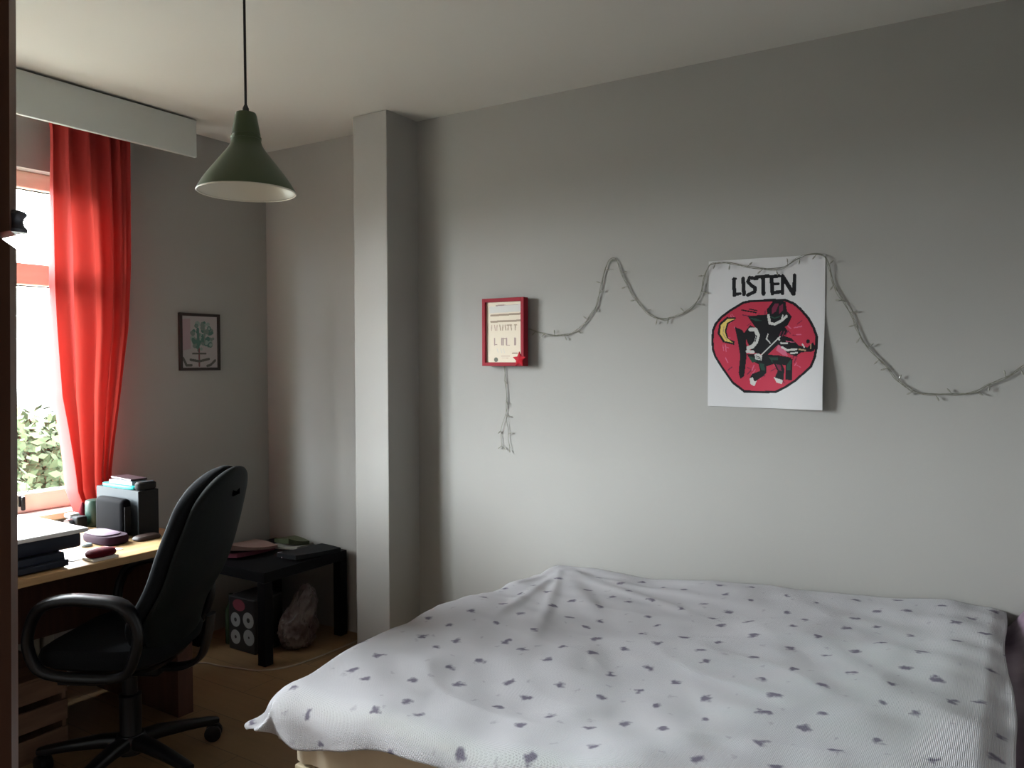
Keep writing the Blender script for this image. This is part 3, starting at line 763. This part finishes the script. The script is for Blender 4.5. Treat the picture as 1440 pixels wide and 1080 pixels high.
# crate under the desk
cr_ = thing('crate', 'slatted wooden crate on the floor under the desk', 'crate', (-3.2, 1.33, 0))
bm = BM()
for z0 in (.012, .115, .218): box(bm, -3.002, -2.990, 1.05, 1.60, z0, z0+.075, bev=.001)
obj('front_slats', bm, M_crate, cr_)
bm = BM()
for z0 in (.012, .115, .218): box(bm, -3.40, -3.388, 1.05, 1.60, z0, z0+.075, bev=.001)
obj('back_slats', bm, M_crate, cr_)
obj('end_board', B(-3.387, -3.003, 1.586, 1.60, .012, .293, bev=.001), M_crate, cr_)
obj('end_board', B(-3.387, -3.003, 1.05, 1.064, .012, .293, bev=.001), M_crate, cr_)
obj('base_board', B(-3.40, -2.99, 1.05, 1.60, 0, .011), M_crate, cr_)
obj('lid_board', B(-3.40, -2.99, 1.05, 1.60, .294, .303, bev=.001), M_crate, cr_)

# ------------------------------------------------------------------ side table
tb = thing('side_table', 'low square black side table in the corner by the pillar', 'table', (-3.26, 2.80, 0))
TX0, TX1, TY0, TY1 = -3.535, -2.985, 2.525, 3.075
obj('tabletop', B(TX0, TX1, TY0, TY1, .40, .45, bev=.002), M_black_table, tb)
for x in (TX0, TX1-.05):
    for y in (TY0, TY1-.05): obj('leg', B(x, x+.05, y, y+.05, 0, .3995, bev=.0015), M_black_table, tb)
zt = .4505
def mag(bm, x0, x1, y0, y1, z0, z1, a, curl=0, mi=0):
    """paper block with a curling corner"""
    n = 14; R = Matrix.Rotation(a, 3, 'Z'); c = Vector(((x0+x1)/2, (y0+y1)/2, 0)); tops = []; bots = []
    for j in range(n+1):
        rt, rb = [], []
        for i in range(n+1):
            u, v = i/n, j/n; q = R @ Vector(((u-.5)*(x1-x0), (v-.5)*(y1-y0), 0))+c
            lift = curl*max(0, (u+(1-v)-1.0))**2+curl*.4*(math.sin(u*3))*.3
            rt.append(bm.verts.new((q.x, q.y, z1+lift))); rb.append(bm.verts.new((q.x, q.y, z0+lift*.7)))
        tops.append(rt); bots.append(rb)
    for j in range(n):
        for i in range(n):
            bm.faces.new((tops[j][i], tops[j][i+1], tops[j+1][i+1], tops[j+1][i])).material_index = mi
            bm.faces.new((bots[j][i], bots[j+1][i], bots[j+1][i+1], bots[j][i+1])).material_index = mi
    for i in range(n):
        for (ta, tb_) in (((0, i), (0, i+1)), ((n, i+1), (n, i)), ((i+1, 0), (i, 0)), ((i, n), (i+1, n))):
            bm.faces.new((tops[ta[0]][ta[1]], bots[ta[0]][ta[1]], bots[tb_[0]][tb_[1]], tops[tb_[0]][tb_[1]])).material_index = mi
    return bm
o = obj('magazine', mag(BM(), -3.50, -3.30, 2.60, 2.87, zt, zt+.018, .1, .02), M_magred, smooth=True); tag(o, 'dark red magazine, lowest of the two on the left of the black side table', 'magazine')
o = obj('magazine', mag(BM(), -3.49, -3.27, 2.585, 2.86, zt+.026, zt+.038, -.18, .05), M_mag, smooth=True); tag(o, 'curled brownish-pink magazine, upper one on the left of the black side table', 'magazine')
o = obj('papers', mag(BM(), -3.39, -3.205, 2.89, 3.05, zt, zt+.010, .25, .01), mat('ivory_paper', (.24, .23, .20), .8), smooth=True); tag(o, 'loose pale papers at the back of the black side table', 'papers')
o = obj('paper_strip', B(-3.23, -3.12, 2.79, 2.815, zt, zt+.008, bev=.002, rot=Matrix.Rotation(-.55, 3, 'Z')), mat('lilac_white_paper', (.5, .46, .52), .7)); tag(o, 'narrow pale strip of paper in front of the black folder', 'paper')
o = obj('folder', mag(BM(), -3.16, -3.00, 2.76, 3.04, zt, zt+.02, -.12, .012), M_blk_card, smooth=True); tag(o, 'black folder on the right of the low side table', 'folder')
o = obj('leaflet', mag(BM(), -3.40, -3.22, 2.93, 3.05, zt+.0115, zt+.030, -.3, .03), M_plant, smooth=True); tag(o, 'dark olive booklet on the loose pale papers', 'booklet')

# carton under the table printed with four rings
ct = thing('carton', 'black carton printed with four pale rings, under the side table', 'carton', (-3.25, 2.66, 0))
cx0, cx1, cy0, cy1 = -3.345, -3.150, 2.602, 2.78
obj('carton_body', B(cx0, cx1, cy0, cy1, 0, .272, bev=.006), mat('carton_black', (.014, .012, .013), .5), ct)
def ring_print(x, z, r, hole):
    bm = BM(); n = 28
    outer_ = [bm.verts.new((x+r*math.cos(2*PI*k/n), cy0-.0006, z+r*math.sin(2*PI*k/n))) for k in range(n)]
    inner_ = [bm.verts.new((x+hole*math.cos(2*PI*k/n), cy0-.0006, z+hole*math.sin(2*PI*k/n))) for k in range(n)]
    for k in range(n): bm.faces.new((outer_[k], outer_[(k+1) % n], inner_[(k+1) % n], inner_[k]))
    obj('ring_print', bm, M_ring, ct)
for x, z, h in ((-3.292, .155, .010), (-3.196, .166, .012), (-3.292, .068, .008), (-3.193, .080, .006)): ring_print(x, z, .040 if x > -3.25 else .036, h)
bm = BM(); lathe(bm, 0, 0, [(0, 0), (.042, 0)], 20)
for v in bm.verts: v.co = Vector((-3.265+v.co.x*1.1, cy0-.0006, .232+v.co.y*.7))
obj('red_print', bm, M_redpatch, ct)
bm = BM(); lathe(bm, -3.400, 2.66, [(0, 0), (.028, 0), (.030, .01), (.030, .17), (.012, .21), (.012, .255), (0, .256)], 24)
o = obj('bottle', bm, mat('dark_green_glass', (.04, .06, .035), .2), smooth=True); tag(o, 'dark green bottle beside the ringed carton under the side table', 'bottle')
# crumpled bag
bm = BM(); bmesh.ops.create_icosphere(bm, subdivisions=5, radius=1)
for v in bm.verts:
    c_ = v.co.copy(); n_ = noise.noise(c_*2.2+Vector((3, 1, 0)))*.18+abs(noise.noise(c_*5))*.20+abs(noise.noise(c_*11))*.12
    r_ = 1+n_; x = c_.x*.075*r_; y = c_.y*.10*r_; z = c_.z*.115*r_
    if c_.z > .3: y += (c_.z-.3)*.07; x += (c_.z-.3)*.03; z += (c_.z-.3)**2*.16
    v.co = Vector((-3.06+x, 2.80+y, max(.001, .112+z)))
o = obj('plastic_bag', bm, noisy(M_bag, (.04, .016, .02), (.17, .14, .13), 14, 4, bump=.6, bscale=30, bdist=.01), smooth=True); tag(o, 'crumpled pinkish plastic bag under the black side table', 'bag')
bm = BM(); tube(bm, smooth_path([(-3.60, 2.36, .004), (-3.45, 2.42, .004), (-3.33, 2.36, .004), (-3.27, 2.405, .004), (-3.185, 2.415, .004), (-3.092, 2.44, .004), (-2.96, 2.485, .004), (-2.88, 2.62, .004), (-2.86, 2.85, .004), (-2.86, 3.05, .004)], 8), .004, 8)
o = obj('cable', bm, M_cable, smooth=True); tag(o, 'pale cable lying across the floor in front of the side table', 'cable')

# ------------------------------------------------------------------ office chair (local: +y is the way it faces)
AZ = math.radians(209)
CH = thing('office_chair', 'black office chair with a tall padded back, turned toward the window', 'chair', (-2.66, 1.645, 0), AZ-PI/2)
ORI[CH.name] = Vector((0, 0, 0))
def cob(name, bm, m, par=CH, smooth=True):
    return obj(name, bm, m, par, smooth=smooth, local=True)
bm = BM()
loft(bm, [((0, .015, z), hx, hy) for z, hx, hy in ((.425, .17, .17), (.430, .215, .205), (.445, .235, .225), (.470, .240, .232), (.492, .232, .224), (.503, .21, .20), (.507, .15, .14))], 40, 3.4)
for v in bm.verts:
    if v.co.z > .46: v.co.z += .012*(v.co.x/.24)**2-.020*max(0, (v.co.y-.1)/.14)**2
cob('seat', bm, M_black_fab)
cob('seat_pan', loft(BM(), [((0, .0, z), hx, hy) for z, hx, hy in ((.395, .12, .13), (.400, .17, .17), (.424, .19, .19))], 32, 3.4), M_black_pl)
cob('tilt_mechanism', box(BM(), -.05, .05, -.13, .10, .345, .396, bev=.012, seg=3), M_black_pl)
# backrest
def back_w(t):       # t 0 bottom .. 1 top
    w = .155+.085*sst(0, .30, t)-.045*sst(.55, 1, t)
    e = 1.0
    if t > .80: e = math.sqrt(max(0, 1-((t-.80)/.20)**2))
    if t < .13: e = math.sqrt(max(0, 1-((.13-t)/.13)**2))*.45+.55 if t > 0 else .55
    return max(.01, w*e)
def back_c(t):
    z = .42+.665*t
    y = -.150-.215*t-.020*math.sin(PI*t)+.030*math.exp(-((t-.22)/.15)**2)
    return y, z
def backpart(front, thick, grow=0.0, crown=.0):
    bm = BM(); secs = []; n = 36; m_ = 44; rings = []
    for i in range(m_+1):
        t = (1-math.cos(PI*i/m_))/2; yc, z = back_c(t); hw = back_w(t)+grow
        th = thick*(math.sqrt(max(0, 1-((t-.90)/.10)**2)) if t > .90 else (math.sqrt(max(0, 1-((.06-t)/.06)**2)) if t < .06 else 1))+.002
        ring = []
        for k in range(n):
            a_ = 2*PI*k/n; c_, s_ = math.cos(a_), math.sin(a_)
            x = math.copysign(abs(c_)**(2/4.0), c_)*hw; yy = math.copysign(abs(s_)**(2/3.0), s_)*th
            curve = .045*(x/.24)**2
            ring.append(bm.verts.new((x, yc+front+yy+curve, z)))
        rings.append(ring)
    for A_, B_ in zip(rings, rings[1:]):
        for k in range(n): bm.faces.new((A_[k], A_[(k+1) % n], B_[(k+1) % n], B_[k]))
    bm.faces.new(rings[0][::-1]); bm.faces.new(rings[-1])
    return bm
cob('backrest_cushion', backpart(.016, .038), M_black_fab)
o = cob('backrest_shell', backpart(-.030, .022, -.006), M_shell)
bm = BM(); yc, z = back_c(.865)
box(bm, -.030, .030, yc-.0545, yc-.0515, z-.012, z+.012, bev=.001, seg=2); cob('painted_grip_slot', bm, mat('matt_black', (.001, .001, .001), 1, spec=0))  # no real opening: the shade inside the slot is painted as a black plate
bm = BM(); sweep(bm, smooth_path([(0, -.06, .372), (0, -.18, .368), (0, -.255, .40), (0, -.285, .47), (0, -.300, .56)], 6), (1, 0, 0), [.032]*25, [.011]*25)
cob('back_bracket', bm, M_black_pl)
for s in (-1, 1):
    path = smooth_path([(s*.255, -.115, .432), (s*.268, -.165, .50), (s*.272, -.178, .59), (s*.275, -.135, .668), (s*.275, -.03, .686), (s*.275, .07, .684), (s*.272, .145, .655), (s*.268, .185, .585), (s*.264, .190, .51), (s*.255, .150, .440), (s*.245, .02, .418)], 6, closed=True)
    ra = []; rb = []
    for p in path:
        top = sst(.60, .675, p.z); ra.append(.019+.011*top); rb.append(.016+.003*top)
    bm = BM(); sweep(bm, path, (1, 0, 0), ra, rb, 14, 2.6, closed=True)
    a_o = cob('armrest', bm, M_black_pl)
    bm = box(BM(), s*.235-.025, s*.235+.025, -.05, .10, .400, .424, bev=.004); cob('armrest_bracket', bm, M_black_pl)
bm = BM(); lathe(bm, 0, 0, [(0, .346), (.026, .346), (.026, .27), (.038, .265), (.036, .12), (.044, .10), (.042, .055), (.03, .05), (0, .05)], 28)
cob('gas_column', bm, M_black_pl)
bm = BM(); lathe(bm, 0, 0, [(0, .125), (.044, .125), (.052, .115), (.052, .07), (.044, .062), (0, .062)], 28)
cob('base_hub', bm, M_black_pl)
for k in range(5):
    a_ = math.radians(3+72*k)-(AZ-PI/2)
    d = Vector((math.cos(a_), math.sin(a_), 0)); sd = Vector((-d.y, d.x, 0))
    path = [d*.035+Vector((0, 0, .098)), d*.10+Vector((0, 0, .100)), d*.20+Vector((0, 0, .090)), d*.29+Vector((0, 0, .077)), d*.315+Vector((0, 0, .074))]
    bm = BM(); sweep(bm, path, sd, [.030, .028, .024, .020, .016], [.026, .023, .018, .015, .011], 12, 3)
    lg = cob('leg', bm, M_black_pl)
    e = d*.298; wr = random.uniform(-.8, .8)
    ax = Vector((math.cos(a_+PI/2+wr), math.sin(a_+PI/2+wr), 0))
    bm = BM(); tube(bm, [e+Vector((0, 0, .045)), e+Vector((0, 0, .072))], .006, 10)
    for s in (-1, 1):
        cc = e+ax*s*.0150+Vector((0, 0, .0305))
        tube(bm, [cc-ax*.0075, cc-ax*.006, cc+ax*.006, cc+ax*.0075], .0305, 20, rfun=lambda t: .85 if t in (0, 1) else 1)
    tube(bm, [e-ax*.008+Vector((0, 0, .033)), e+ax*.008+Vector((0, 0, .033))], .022, 16)
    obj('caster', bm, M_black_pl, CH, smooth=True, local=True)

# ------------------------------------------------------------------ bed
BX0, BX1, BY0, BY1 = -1.74, .30, 1.56, 3.085
bed = thing('bed_frame', 'pale wooden double bed frame under the mattress', 'bed', ((BX0+BX1)/2, (BY0+BY1)/2, 0))
for x in (BX0+.01, BX1-.06):
    for y in (BY0+.004, BY1-.059): obj('leg', B(x, x+.055, y, y+.055, 0, .300, bev=.004), M_bedwood, bed)
for y in (BY0-.02, BY1-.025): obj('side_rail', B(BX0+.066, BX1-.061, y, y+.022, .17, .30, bev=.003), M_bedwood, bed)
for x in (BX0+.02, BX1-.045): obj('end_rail', B(x, x+.022, BY0+.022, BY1-.056, .17, .30, bev=.003), M_bedwood, bed)
for k in range(10):
    x = BX0+.12+k*.195; obj('slat', B(x, x+.07, BY0+.003, BY1-.026, .27, .288, bev=.002), M_bedwood, bed)
# mattress with a gathered fitted sheet
mt = thing('mattress', 'mattress in a cream fitted sheet, showing below the bedspread', 'mattress', ((BX0+BX1)/2, (BY0+BY1)/2, .302))
obj('mattress_body', B(BX0+.015, BX1-.01, BY0+.02, BY1-.01, .304, .495, bev=.03, seg=4), M_sheet, mt, smooth=True)
bm = BM(); rows = []
def sheet_ring(z, out, amp, n=520):
    ring = []; per = [(BX0+.01, BY0+.012), (BX1-.005, BY0+.012), (BX1-.005, BY1-.005), (BX0+.01, BY1-.005)]
    tot = 0; seg = []
    for i in range(4):
        a_, b_ = Vector(per[i]), Vector(per[(i+1) % 4]); seg.append((a_, b_, (b_-a_).length)); tot += (b_-a_).length
    for k in range(n):
        s = k/n*tot; ss = s
        for a_, b_, l_ in seg:
            if s <= l_: break
            s -= l_
        q = a_+(b_-a_)*(s/l_); nn = Vector(((b_-a_).y, -(b_-a_).x)).normalized()
        back = 0 if nn.y > .5 else 1
        d_ = (out+amp*(1.3*noise.noise(Vector((ss*9, z*3, 0)))+.9*math.sin(ss*46+2.5*math.sin(ss*7))))*back
        d_ = max(-.004, d_) if back else 0
        ring.append(bm.verts.new((q.x+nn.x*d_, q.y+nn.y*d_, z)))
    return ring
for z, o_, a_ in ((.49, -.004, .0), (.46, .002, .002), (.42, .004, .005), (.38, .002, .009), (.345, -.003, .012), (.308, -.008, .010)):
    rows.append(sheet_ring(z, o_, a_))
for A_, B_ in zip(rows, rows[1:]):
    n_ = len(A_)
    for k in range(n_): bm.faces.new((A_[k], B_[k], B_[(k+1) % n_], A_[(k+1) % n_]))

obj('fitted_sheet', bm, M_sheet, mt, smooth=True)

# bedspread
cx0, cy0 = -1.700, 1.560     # where the cloth starts to roll over left / front
R_ = .085
def top_h(x, y):
    h = .530+.075*sst(-1.8, .1, x)+.018*sst(-1.2, 0, x)
    h += .050*math.exp(-((x+1.72)/.42)**2)*math.exp(-((y-2.20)/.50)**2)
    # long soft ridges fanning from the far left corner
    for ang_, amp, wd in ((-78, .008, .024), (-66, .007, .022), (-101, .007, .02), (-50, .007, .04), (-25, .010, .035), (-12, .008, .03)):
        a_ = math.radians(ang_); dx, dy = x+1.66, y-3.02
        al = dx*math.cos(a_)+dy*math.sin(a_); pr_ = -dx*math.sin(a_)+dy*math.cos(a_)
        h += amp*math.exp(-(pr_/wd)**2)*sst(-.02, .10, al)*(1-sst(.45, 1.1, al))
    w1 = noise.noise(Vector((x*2.2+.5*y, y*3.0, 2)))*.019
    w2 = noise.noise(Vector((x*7+y*4, y*8-x*2, 5)))*.0085
    w3 = (1-abs(noise.noise(Vector((x*1.7-y*1.1, y*4.5+x*1.3, 9)))))**3*.006
    h += w1+w2+w3
    # far right: pillow edge under the cloth
    h += .008*math.exp(-((x+.15+.05*(y-2.6))/.06)**2)*sst(2.1, 2.6, y)
    h -= .012*sst(-.06, .0, x)
    return h
def cloth(a, b):
    sL, sF = max(0, cx0-a), max(0, cy0-b)
    d = math.hypot(sL, sF); d0 = d
    if sL > 0 and sF > 0 and d > .165: d = .165+(d-.165)*.45
    x, y = max(a, cx0), max(b, cy0)
    h = top_h(x, y)
    if d < 1e-9: return Vector((x, y, h))
    ux, uy = -sL/d0, -sF/d0
    th = math.atan2(sF, sL)
    if d < R_*PI/2: out = R_*math.sin(d/R_); dn = R_*(1-math.cos(d/R_))
    else: out = R_+(d-R_*PI/2)*.10; dn = R_+(d-R_*PI/2)*.99
    k = sst(.04, .2, d); corner = sst(.15, .7, math.sin(2*th)) if sL > 0 and sF > 0 else 0
    fold = .010*math.sin(a*26+b*31+2*noise.noise(Vector((a*3, b*3, 0))))*k
    fold += corner*k*(.012*math.sin(th*11+.6)+.045*sst(.10, .20, d))
    out += fold
    px, py, pz = x+ux*out, y+uy*out, h-dn+corner*.030*sst(.10, .20, d)
    return Vector((px, py, pz))
a0, a1 = cx0-.165, -.015; ba, bb = cy0-.175, 3.095
NA, NB = 330, 300
bm = BM(); uvl = bm.loops.layers.uv.new('cloth'); vs = []; co = {}
for j in range(NB+1):
    row = []
    for i in range(NA+1):
        a = a0+(a1-a0)*i/NA
        bfr = ba+.072*sst(-1.65, -1.1, a)+.006*math.sin(a*13)
        b = bfr+(bb-bfr)*j/NB
        # right edge bows outward toward the foot
        aa = a+(.036*sst(3.0, 1.8, b)+.006*math.sin(b*9))*sst(-.4, 0, a)
        q = cloth(aa, b); v = bm.verts.new(q); co[v] = (aa, b); row.append(v)
    vs.append(row)
for j in range(NB):
    for i in range(NA):
        f = bm.faces.new((vs[j][i], vs[j][i+1], vs[j+1][i+1], vs[j+1][i]))
        for l in f.loops: l[uvl].uv = co[l.vert]
ld_ = {}
o = obj('bedspread', bm, M_spread, smooth=True)
tag(o, 'pale grey cotton bedspread with small purple motifs spread over the bed', 'bedspread')
md = o.modifiers.new('thick', 'SOLIDIFY'); md.thickness = .003; md.offset = -1

# dark mauve bedding beyond the right edge of the bedspread
bm = BM(); vs = []; n1, n2 = 60, 130
for j in range(n2+1):
    row = []
    for i in range(n1+1):
        u, v = i/n1, j/n2; x = -.10+.50*u; y = 1.62+(3.10-1.62)*v
        z = .565+(.050+.025*sst(2.2, 2.9, y))*sst(.015, .12, x)
        r1 = noise.noise(Vector((x*9+y*2.5, y*4-x*5, 3))); r2 = 1-abs(noise.noise(Vector((x*6+y*3, y*5-x*7, 8))))
        z += (.012*r1+.022*r2**4)*sst(.02, .08, x)
        z -= .012*(1-sst(-.08, .03, x))
        edge = sst(.0, .06, u)*sst(1, .94, u)*sst(0, .03, v)
        z += .035*sst(2.75, 3.0, y)*sst(-.02, .03, x)
        z -= .025*(1-edge)
        if y > 2.95: z += .020*sst(2.95, 3.05, y)*sst(0, .05, x)
        row.append(bm.verts.new((x, y, z)))
    vs.append(row)
for j in range(n2):
    for i in range(n1): bm.faces.new((vs[j][i], vs[j][i+1], vs[j+1][i+1], vs[j+1][i]))
o = obj('blanket', bm, M_mauve, smooth=True); tag(o, 'rumpled dark mauve blanket at the head of the bed beyond the bedspread', 'blanket')
md = o.modifiers.new('thick', 'SOLIDIFY'); md.thickness = .012; md.offset = -1

# ------------------------------------------------------------------ outdoors
GZ = -3.2
o = obj('ground', B(-60, XW-T-.02, -45, 45, GZ-.1, GZ), M_ground, origin=(0, 0, GZ)); o['kind'] = 'structure'
def tree(x, y, zc, r, label):
    t = thing('tree', label, 'tree', (x, y, GZ), group=None)
    bm = BM(); tube(bm, [(x, y, GZ), (x+.1, y, GZ+1.0), (x, y+.1, zc)], .16, 10, rfun=lambda t: 1-.5*t)
    obj('trunk', bm, M_bark, t, smooth=True)
    bm = BM(); R = random.Random(int(x*10+y*7))
    blobs = [(Vector((R.uniform(-.6, .6), R.uniform(-.7, .7), R.uniform(-.5, .45)))*r, R.uniform(.35, .6)*r) for _ in range(9)]
    for _ in range(11000):
        c_, rb = R.choice(blobs); d = Vector((R.gauss(0, 1), R.gauss(0, 1), R.gauss(0, 1))).normalized()
        p = Vector((x, y, zc))+c_+d*rb*R.uniform(.75, 1.05)
        u_ = Vector((R.gauss(0, 1), R.gauss(0, 1), R.gauss(0, 1))).normalized(); w_ = u_.cross(d)
        if w_.length < .1: continue
        w_.normalize(); s = R.uniform(.05, .09)
        bm.faces.new([bm.verts.new(p+u_*s), bm.verts.new(p+w_*s*.55), bm.verts.new(p-u_*s), bm.verts.new(p-w_*s*.55)])
    obj('foliage', bm, M_leaf, t)
tree(-9.5, 4.5, -.62, 1.5, 'leafy green tree outside, seen low through the window beside the curtain')
tree(-12.5, 7.0, -.70, 1.9, 'leafy green tree farther away outside the window, half behind the curtain')

# ------------------------------------------------------------------ light
SKY = 86.0
W = bpy.data.worlds.new('overcast_sky'); SC.world = W; W.use_nodes = True
nt = W.node_tree; bg = nt.nodes['Background']
tc = nt.nodes.new('ShaderNodeTexCoord'); sx = nt.nodes.new('ShaderNodeSeparateXYZ'); rp = nt.nodes.new('ShaderNodeValToRGB')
mr = nt.nodes.new('ShaderNodeMapRange'); mr.inputs['From Min'].default_value = -1; mr.inputs['From Max'].default_value = 1
nt.links.new(tc.outputs['Generated'], sx.inputs[0]); nt.links.new(sx.outputs['Z'], mr.inputs['Value']); nt.links.new(mr.outputs[0], rp.inputs['Fac'])
e = rp.color_ramp.elements
e[0].position = .48; e[0].color = (.03, .03, .03, 1); e[1].position = .50; e[1].color = (.44, .455, .47, 1)
for p_, v_ in ((.53, .74), (.60, 1.10), (.70, .80), (.85, .5), (1.0, .45)):
    x_ = e.new(p_); x_.color = (v_*.95, v_*.985, v_*1.04, 1)
nt.links.new(rp.outputs[0], bg.inputs['Color']); bg.inputs['Strength'].default_value = SKY
pl = bpy.data.lights.new('window_portal', 'AREA'); pl.shape = 'RECTANGLE'; pl.size = 1.50; pl.size_y = 1.68
pl.cycles.is_portal = True
po = bpy.data.objects.new('window_portal', pl); COL.objects.link(po)
po.location = (XW-T-.03, (WY0+WY1)/2, (WZ0+WZ1)/2)
po.rotation_euler = (0, math.radians(-90), 0)   # -Z faces +X

# ------------------------------------------------------------------ camera
cd = bpy.data.cameras.new('camera_view'); cam = bpy.data.objects.new('camera_view', cd); COL.objects.link(cam)
f = 1119.03
cd.sensor_fit = 'HORIZONTAL'; cd.sensor_width = 36; cd.lens = f/1440*36; cd.clip_start = .02
yaw, pitch, roll = .5640, -.03135, -.00188
F = Vector((-math.sin(yaw)*math.cos(pitch), math.cos(yaw)*math.cos(pitch), math.sin(pitch)))
R = Vector((math.cos(yaw), math.sin(yaw), 0)); U = R.cross(F)
R2 = R*math.cos(roll)+U*math.sin(roll); U2 = R2.cross(F)
cam.matrix_world = Matrix(((R2.x, U2.x, -F.x, 0), (R2.y, U2.y, -F.y, 0), (R2.z, U2.z, -F.z, 1.46), (0, 0, 0, 1)))
SC.camera = cam

vs_ = SC.view_settings
vs_.view_transform = 'Standard'; vs_.look = 'None'; vs_.exposure = 0.0; vs_.gamma = 1.0
try: vs_.use_curve_mapping = False
except Exception: pass
SC.cycles.max_bounces = 12; SC.cycles.diffuse_bounces = 8; SC.cycles.use_denoising = True
SC.cycles.sample_clamp_indirect = 20
